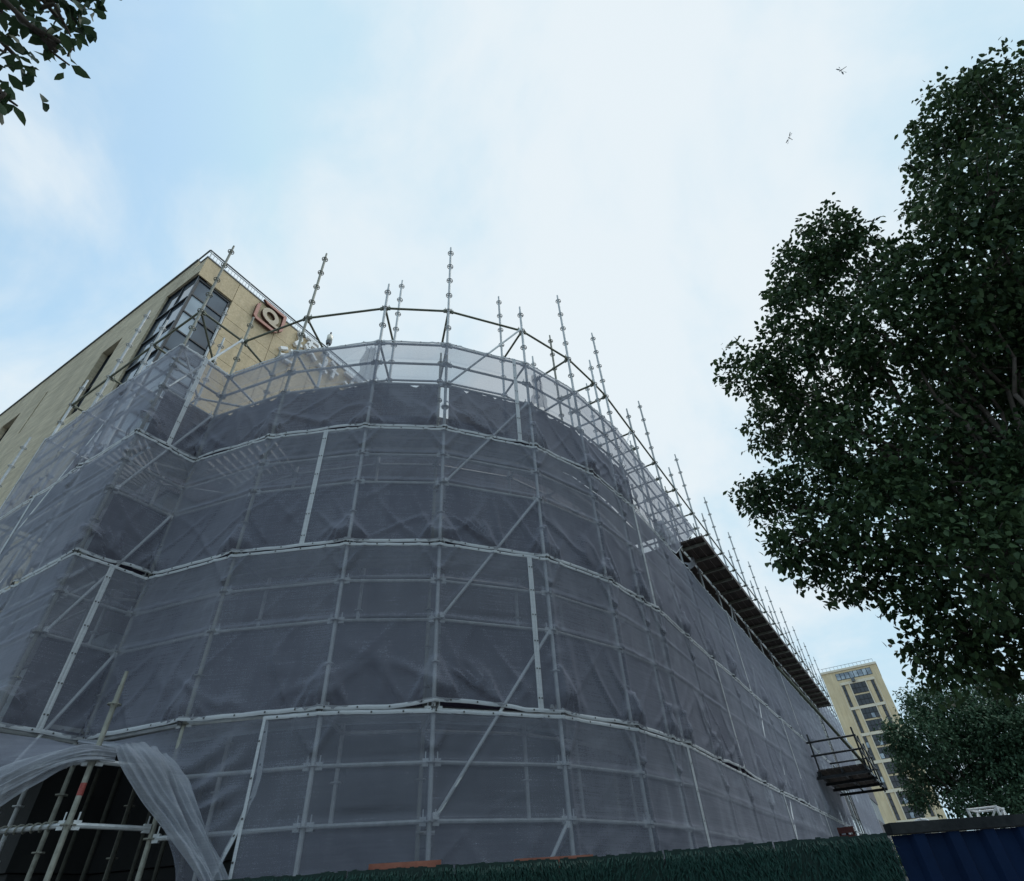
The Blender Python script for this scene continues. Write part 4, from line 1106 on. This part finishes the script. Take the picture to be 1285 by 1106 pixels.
for _ in range(26000):
    L = random.uniform(0, FL); a, d = fence_pt(L); n = Vector((d.y, -d.x))
    if n.dot(-a) < 0: n = -n
    z = random.uniform(1.3, H_F - 0.01)
    clump = mnoise.noise(Vector((L * 2.2, z * 0.5, 0.7)))
    if clump < -0.25 and random.random() < 0.6: continue
    ln = random.uniform(0.03, 0.075); w = random.uniform(0.002, 0.004)
    tilt = random.gauss(0, 0.3) + clump * 0.7
    p = Vector((a.x + n.x * 0.013, a.y + n.y * 0.013, z))
    up = Vector((d.x * math.sin(tilt), d.y * math.sin(tilt), -math.cos(tilt)))
    q = p + up * ln + Vector((n.x, n.y, 0)) * random.uniform(0.008, 0.03)
    m_ = p + up * ln * 0.5 + Vector((n.x, n.y, 0)) * 0.02
    sd_ = Vector((d.x, d.y, 0)) * w
    i = len(bm_v)
    bm_v += [tuple(p - sd_), tuple(p + sd_), tuple(m_ + sd_), tuple(m_ - sd_), tuple(q)]
    bm_f += [(i, i + 1, i + 2, i + 3), (i + 3, i + 2, i + 4)]
tf = mesh_obj('turf', bm_v, bm_f, M_turf, green); tf['kind'] = 'stuff'
for k in range(npan + 1):
    a, d = fence_pt(FL * k / npan); n = Vector((d.y, -d.x)); n = -n if n.dot(-a) < 0 else n
    MB().box((a.x - n.x * 0.05 - 0.025, a.y - n.y * 0.05 - 0.025, 0), (a.x - n.x * 0.05 + 0.025, a.y - n.y * 0.05 + 0.025, H_F - 0.05)).build('post', M_coping, green)
blue = thing('blue_hoarding', 'blue ribbed sheet metal hoarding right of the green turf', 'fence', (5.4, -0.5, 0))
bl = [Vector((5.03, 0.31)), Vector((5.75, -1.0)), Vector((6.6, -2.6))]
bd = (bl[1] - bl[0]).normalized(); bn = Vector((bd.y, -bd.x)); bn = -bn if bn.dot(-bl[0]) < 0 else bn
prof = [(0, 0), (0.10, 0), (0.125, 0.035), (0.195, 0.035), (0.22, 0)]
Lb = 0.0; total = 3.2
while Lb < total:
    mb = MB(); vs = []; pts2 = []
    for r_ in range(4):
        for (u, h) in prof[:-1]: pts2.append((Lb + r_ * 0.22 + u, h))
    pts2.append((Lb + 0.87, 0))
    for (u, h) in pts2:
        p = bl[0] + bd * u + bn * h
        vs += [(p.x, p.y, 0.05), (p.x, p.y, H_F - 0.015)]
    mb.add(vs, [(2 * i, 2 * i + 2, 2 * i + 3, 2 * i + 1) for i in range(len(pts2) - 1)])
    mb.build('sheet', M_blue, blue, closed=False)
    Lb += 0.88
p, q = bl[0], bl[0] + bd * (total + 0.3)
MB().obox(((p.x + q.x) / 2, (p.y + q.y) / 2, H_F + 0.02), (bd.x, bd.y, 0), (bn.x, bn.y, 0), (0, 0, 1), (total + 0.3) / 2, 0.05, 0.03).build('top_rail', M_toprail, blue)
# boards along the top
def board(label, l0, l1, z0, z1):
    mb = MB(); st = 6
    for s in range(st):
        a, d = fence_pt(l0 + (l1 - l0) * s / st); b, _ = fence_pt(l0 + (l1 - l0) * (s + 1) / st); n = Vector((d.y, -d.x)); n = -n if n.dot(-a) < 0 else n
        mb.add([(pp.x - n.x * o, pp.y - n.y * o, z) for z in (z0, z1) for pp, o in ((a, 0.03), (b, 0.03), (b, 0.055), (a, 0.055))],
               [(0, 3, 2, 1), (4, 5, 6, 7), (0, 1, 5, 4), (2, 3, 7, 6)] + ([(3, 0, 4, 7)] if s == 0 else []) + ([(1, 2, 6, 5)] if s == st - 1 else []))
    tag(mb.build('orange_board', M_orange), label, 'board', 'orange boards along the hoarding top')
# length along the fence where the two boards show
board('short faded orange board along the top of the green hoarding, left one', 1.56, 2.05, H_F - 0.25, H_F + 0.034)
board('thin long orange board along the top of the green hoarding, right one', 2.55, 3.1, H_F - 0.25, H_F + 0.014)

# ------------------------------------------------------------------ small things beyond the hoarding
crate = thing('red_crate', 'dark red slatted crate at the foot of the far netting', 'crate', (20.5, 2.2, 2.5))
for k in range(4): MB().box((20.3, 2.06, 2.45 + k * 0.17), (20.36, 2.46, 2.58 + k * 0.17)).build('slat', M_dred, crate)
for yy in (2.09, 2.26, 2.43): MB().box((20.365, yy - 0.03, 0.0), (20.42, yy + 0.03, 3.1)).build('post', M_dred, crate)
frame_t = thing('white_frame', 'white steel lattice frame leaning under the trees behind the blue hoarding', 'frame', (14.5, -0.7, 0))
fpts = [(14, -0.50, 2.65), (14, -0.86, 2.8), (14.2, -0.92, 2.3), (14.2, -0.48, 2.2)]
cor = [(14.0, -0.48), (14.0, -0.90), (14.6, -0.62), (14.6, -1.02)]
for (a, b) in cor: MB().tube((a, b, 0), (a + 0.1, b + 0.02, 2.72), 0.022).build('upright', M_white, frame_t)
for i, j in ((0, 1), (2, 3), (0, 2), (1, 3)):
    for z in (2.2, 2.45, 2.70): MB().tube((cor[i][0] + 0.09, cor[i][1] + 0.02, z), (cor[j][0] + 0.09, cor[j][1] + 0.02, z), 0.016).build('rail', M_white, frame_t)
    MB().tube((cor[i][0] + 0.09, cor[i][1] + 0.02, 2.2), (cor[j][0] + 0.09, cor[j][1] + 0.02, 2.70), 0.014).build('brace', M_white, frame_t)
arch = MB().path([(16, 0.56, 0)] + [(16, 0.56 - 0.22 * (1 - math.cos(t)), 2.55 + 0.22 * math.sin(t)) for t in np.linspace(0, math.pi, 9)] + [(16, 0.12, 0)], 0.03, 8).build('pipe_arch', M_white)
tag(arch, 'white bent pipe arch standing behind the blue hoarding', 'pipe arch')
sg = thing('cream_sign', 'small cream rounded sign with a red mark behind the blue hoarding', 'sign', (16, -0.1, 0))
mb = MB(); poly = [(0.0 + 0.28 * math.cos(t) * (1.2), 2.60 + 0.16 * math.sin(t)) for t in np.linspace(0, 2 * math.pi, 17)[:-1]]
mb.add([(16.2, -0.05 + y, z) for y, z in poly] + [(16.28, -0.05 + y, z) for y, z in poly], [tuple(reversed(range(16))), tuple(range(16, 32))] + [(k, (k + 1) % 16, 16 + (k + 1) % 16, 16 + k) for k in range(16)])
mb.build('board', M_cream, sg)
MB().obox((16.19, -0.05, 2.60), (0, 0.6, 1), (1, 0, 0), (0, 1, -0.6), 0.09, 0.008, 0.025).build('mark', M_red, sg)
MB().box((16.2, -0.09, 0), (16.27, -0.01, 2.43)).build('pole', M_coping, sg)

# ------------------------------------------------------------------ trees
leaf_quads = {}
def leaf_mesh_arrays(n, centers, normals, dirs, L, W, bend):
    """n leaves: pointed oval of six points folded along the midrib"""
    side = np.cross(normals, dirs); side /= (np.linalg.norm(side, axis=1, keepdims=True) + 1e-9)
    L = L[:, None]; W = W[:, None]; bend = bend[:, None]
    c = centers
    p0 = c
    p1 = c + dirs * L * 0.35 + side * W * 0.5 + normals * bend * W * 0.5
    p2 = c + dirs * L * 0.72 + side * W * 0.36 + normals * bend * W * 0.3 - normals * 0.04 * L
    p3 = c + dirs * L - normals * 0.12 * L
    p4 = c + dirs * L * 0.72 - side * W * 0.36 + normals * bend * W * 0.3 - normals * 0.04 * L
    p5 = c + dirs * L * 0.35 - side * W * 0.5 + normals * bend * W * 0.5
    m1 = c + dirs * L * 0.5
    V = np.stack([p0, p1, p2, p3, p4, p5, m1], axis=1).reshape(-1, 3)
    base = (np.arange(n) * 7)[:, None]
    F1 = base + np.array([0, 6, 2, 1]); F2 = base + np.array([6, 3, 2, 2]); F3 = base + np.array([0, 5, 4, 6]); F4 = base + np.array([6, 4, 3, 3])
    quads = np.concatenate([F1, F3]); tris = np.concatenate([F2[:, :3], F4[:, [0, 1, 2]]])
    return V, quads, tris
def np_mesh(name, V, quads, tris, mat, parent):
    me = bpy.data.meshes.new(name)
    nq, nt = len(quads), len(tris)
    me.vertices.add(len(V)); me.vertices.foreach_set('co', V.astype(np.float32).ravel())
    me.loops.add(nq * 4 + nt * 3)
    me.loops.foreach_set('vertex_index', np.concatenate([quads.ravel(), tris.ravel()]).astype(np.int32))
    me.polygons.add(nq + nt)
    st = np.concatenate([np.arange(nq) * 4, nq * 4 + np.arange(nt) * 3]).astype(np.int32)
    me.polygons.foreach_set('loop_start', st)
    me.materials.append(mat)
    me.update(calc_edges=True); me.validate()
    me.polygons.foreach_set('use_smooth', [True] * (nq + nt))
    o = bpy.data.objects.new(name, me); col.objects.link(o)
    if parent is not None:
        o.parent = parent; o.matrix_parent_inverse = parent_inv(parent)
    return o
def leaves_for(lobes, per, Lr, spread, per_twig=9):
    C, Nn, D = [], [], []
    for (x, y, z, r) in lobes:
        nt = int(per * r * r) + 3
        for _ in range(nt):
            v = rng.normal(size=3); v /= np.linalg.norm(v)
            rr = r * (rng.uniform(0.15, 1.0) ** 0.42) * (1 + 0.10 * rng.normal())
            tip = np.array([x, y, z]) + v * rr * np.array([1, 1, 0.92])
            out = v * 0.7 + rng.normal(size=3) * 0.5 + np.array([0, 0, -0.15]); out /= np.linalg.norm(out)
            m = rng.integers(int(per_twig * 0.6), int(per_twig * 1.4) + 1)
            t = rng.uniform(0, 1, m)[:, None]
            pos = tip + out * (t - 0.7) * spread * 2.2 + rng.normal(size=(m, 3)) * spread * 0.42
            dd = out * 0.8 + rng.normal(size=(m, 3)) * 0.7 + np.array([0, 0, -0.45]); dd /= np.linalg.norm(dd, axis=1, keepdims=True)
            nn = np.array([0, 0, 1.0]) + rng.normal(size=(m, 3)) * 0.55
            nn -= dd * np.sum(nn * dd, axis=1, keepdims=True); nn /= np.linalg.norm(nn, axis=1, keepdims=True)
            C.append(pos); D.append(dd); Nn.append(nn)
    C = np.concatenate(C); D = np.concatenate(D); Nn = np.concatenate(Nn)
    n = len(C)
    L = rng.uniform(*Lr, n); W = L * rng.uniform(0.48, 0.66, n); b = rng.uniform(0.05, 0.5, n)
    return n, C, Nn, D, L, W, b
def limb(mb, pts, r0, r1, n=9):
    P = [Vector(p) for p in pts]; k = len(P) - 1
    for i in range(k):
        mb.tube(P[i], P[i + 1], r0 + (r1 - r0) * i / k, r0 + (r1 - r0) * (i + 1) / k, n=n, caps=True)
def wander(a, b, n, amp):
    a, b = Vector(a), Vector(b); out = []
    for i in range(n + 1):
        t = i / n
        out.append(a.lerp(b, t) + Vector([random.uniform(-1, 1) * amp * math.sin(math.pi * t) for _ in range(3)]))
    return out
def tree(name, label, lobes, trunk_base, fork, r0, leafm, per, Lr, spread, group=None, singles=0, per_twig=9):
    t = thing(name, label, 'tree', trunk_base, group)
    mb = MB(); limb(mb, wander(trunk_base, fork, 6, 0.12), r0, r0 * 0.7, 12)
    tr = mb.build('trunk', M_bark, t, True)
    br = MB()
    for (x, y, z, r) in lobes:
        c = Vector((x, y, z)); f = Vector(fork)
        start = f.lerp(c, random.uniform(0.0, 0.12))
        pts = wander(start, c, 6, 0.09 * (c - f).length ** 0.5)
        limb(br, pts, r0 * 0.2 * min(1, 0.5 + r), 0.010, 6)
        for _ in range(int(6 * r) + 2):
            v = Vector([random.gauss(0, 1) for _ in range(3)]).normalized() * r * random.uniform(0.6, 0.95)
            limb(br, wander(pts[-2].lerp(c, random.random()), c + v, 4, 0.06), 0.013, 0.004, 5)
    br.build('branches', M_bark, t, True)['kind'] = 'stuff'
    n, C, Nn, D, L, W, b = leaves_for(lobes, per, Lr, spread, per_twig)
    eye = np.array([0, 0, 1.65])
    if singles:
        order = np.argsort(np.linalg.norm(C - eye, axis=1) / L)
        sel = order[:singles]; rest = order[singles:]
    else: sel = []; rest = np.arange(n)
    V, q, tr_ = leaf_mesh_arrays(len(rest), C[rest], Nn[rest], D[rest], L[rest], W[rest], b[rest])
    cr_ = np_mesh('crown', V, q, tr_, leafm, t); cr_['kind'] = 'stuff'
    for i in sel:
        V, q, tt = leaf_mesh_arrays(1, C[i:i+1], Nn[i:i+1], D[i:i+1], L[i:i+1], W[i:i+1], b[i:i+1])
        mesh_obj('leaf', V.tolist(), [tuple(x) for x in q.tolist()] + [tuple(x) for x in tt.tolist()], leafm, t, True)
    return t
big = [(7.67, -2.27, 10.51, 0.61), (7.62, -1.54, 9.97, 0.58), (7.93, -2.37, 9.74, 0.74), (7.76, -1.3, 9.05, 0.72), (7.71, -0.23, 8.37, 0.58), (8.21, -1.08, 8.03, 0.97), (9.15, -0.36, 8.14, 0.68), (8.95, 0.48, 6.78, 0.48), (8.88, -0.58, 6.72, 0.94), (7.97, 0.2, 5.42, 0.52), (8.51, -0.21, 5.09, 0.58), (7.97, -1.25, 6.43, 0.92), (7.84, -0.96, 5.29, 0.82), (7.51, -2.02, 7.87, 0.84), (7.41, -2.93, 8.79, 0.57), (7.72, -4.96, 11.97, 0.72), (7.35, -5.21, 11.32, 0.74), (7.85, -4.35, 11.35, 0.53), (8.03, -3.97, 10.5, 0.58), (6.9, -3.91, 9.03, 0.84), (7.42, -3.32, 8.24, 0.87), (8.22, -2.76, 7.52, 1.01), (8.81, -3.93, 8.2, 1.13), (9.36, -3.09, 6.77, 1.11), (8.88, -1.95, 6.11, 1.0), (7.6, -1.49, 4.45, 0.84), (8.58, -0.9, 4.67, 0.55), (8.7, -0.87, 3.88, 0.59), (9.16, -1.45, 3.95, 0.66), (7.65, -5.12, 9.94, 0.97), (8.08, -2.79, 5.26, 0.93), (8.75, -4.56, 7.32, 1.32), (9.06, -2.24, 3.61, 0.94), (8.2, -6.6, 7.6, 1.5), (8.9, -6.9, 5.2, 1.5), (9.6, -5.2, 9.2, 1.5), (10.6, -3.6, 8.0, 1.3), (10.8, -3.0, 5.6, 1.3), (7.6, -7.0, 9.6, 1.4)]  # big lobes out of view at the right are added to block skylight
tree('broadleaf_tree', 'tall dark broadleaf tree with a ragged crown right of the scaffold', big, (8.9, -3.0, 0), (8.8, -2.7, 4.4), 0.22, M_leaf, 350, (0.07, 0.125), 0.13, singles=300)
far = [(19.5, -1.6, 2.95, 0.6), (19.6, -2.4, 2.75, 0.6), (19.8, -0.75, 3.2, 0.5), (19.7, -3.1, 2.7, 0.6), (20.3, -3.3, 4.7, 1.0), (20.5, -3.7, 3.5, 1.0), (19.8, -2.9, 2.95, 0.6), (20.6, -0.9, 5.6, 0.7), (20.2, 0.1, 4.9, 0.5), (21.0, -2.4, 5.6, 0.9), (19.9, -0.44, 4.7, 0.81), (21.68, -1.46, 5.33, 0.97), (20.61, -2.1, 4.73, 1.07), (21.65, -0.12, 4.21, 0.77), (21.51, -1.12, 4.25, 1.02), (20.45, -1.76, 3.76, 0.85), (20.24, 0.3, 3.55, 0.39), (20.64, -2.56, 4.29, 1.04), (20.14, -2.52, 3.37, 0.97)]
tree('small_tree', 'lighter green spreading tree beyond the blue hoarding under the big crown', far, (20.6, -1.2, 0), (20.6, -1.2, 2.6), 0.14, M_leaf_far, 560, (0.06, 0.11), 0.13)
near = [(-0.5, 1.92, 4.62, 0.16), (-0.43, 2.01, 4.91, 0.13), (-0.47, 2.26, 4.82, 0.13), (-0.34, 1.89, 4.52, 0.08), (-0.31, 1.9, 4.06, 0.06), (-0.47, 2.16, 5.42, 0.07), (-0.51, 1.97, 4.2, 0.19), (-0.76, 2.03, 4.84, 0.24), (-0.67, 2.03, 5.33, 0.25), (-1.5, 2.0, 5.4, 0.6), (-2.3, 0.9, 5.8, 0.9), (-3.2, 1.8, 6.4, 1.0), (-2.9, 0.1, 5.2, 0.9), (-2.0, -0.6, 6.3, 0.9), (-3.6, -0.6, 6.6, 1.1), (-2.6, 2.9, 5.6, 0.8), (-4.2, 1.0, 5.4, 1.0)]  # large lobes out of view are added to shade fence and lower nets
tree('overhanging_tree', 'near broadleaf branch with large leaves hanging into the upper left corner', near, (-2.6, 1.2, 0), (-1.6, 1.8, 4.4), 0.14, M_leaf_near, 300, (0.055, 0.085), 0.06, singles=300, per_twig=6)
bush = [(22, 1.25, 2.6, 0.42), (22, 0.95, 2.7, 0.36), (22.2, 1.5, 2.45, 0.3), (22.1, 1.1, 2.0, 0.5)]
tree('shrub', 'small green shrub between the far netting and the tower foot', bush, (22.1, 1.15, 0), (22.1, 1.15, 1.6), 0.05, M_leaf_far, 260, (0.05, 0.09), 0.1)

# ------------------------------------------------------------------ two dragonflies against the sky
def dragonfly(label, c, yaw, roll):
    t = thing('dragonfly', label, 'dragonfly', c, 'dragonflies in the sky')
    t.rotation_euler = (roll, 0.3, yaw); t.scale = (0.75, 0.75, 0.75)
    def lp(name, mb, mat):
        o = mb.build(name, mat); o.parent = t; return o
    lp('body', MB().tube((-0.035, 0, 0), (0.012, 0, 0), 0.0022, 0.003, 6).tube((0.010, 0, 0), (0.026, 0, 0.001), 0.005, 0.0042, 6).tube((0.026, 0, 0.001), (0.033, 0, 0.0), 0.0035, 0.002, 6), M_frame)
    for s in (-1, 1):
        for (xx, sw) in ((0.020, 0.008), (0.012, -0.006)):
            lp('wing', MB().add([(xx, 0.004 * s, 0.003), (xx + sw, 0.025 * s, 0.006), (xx + sw * 1.4, 0.045 * s, 0.006), (xx + sw * 1.4 - 0.007, 0.046 * s, 0.006), (xx - 0.007, 0.024 * s, 0.005)], [(0, 1, 2, 3, 4)]), M_coping)
    return t
dragonfly('dragonfly with spread wings, the lower of two in the sky', (2.44, -0.91, 5.57), R(150), 0.5)
dragonfly('dragonfly seen edge on, the higher of two in the sky', (2.25, -1.31, 5.67), R(95), 1.2)
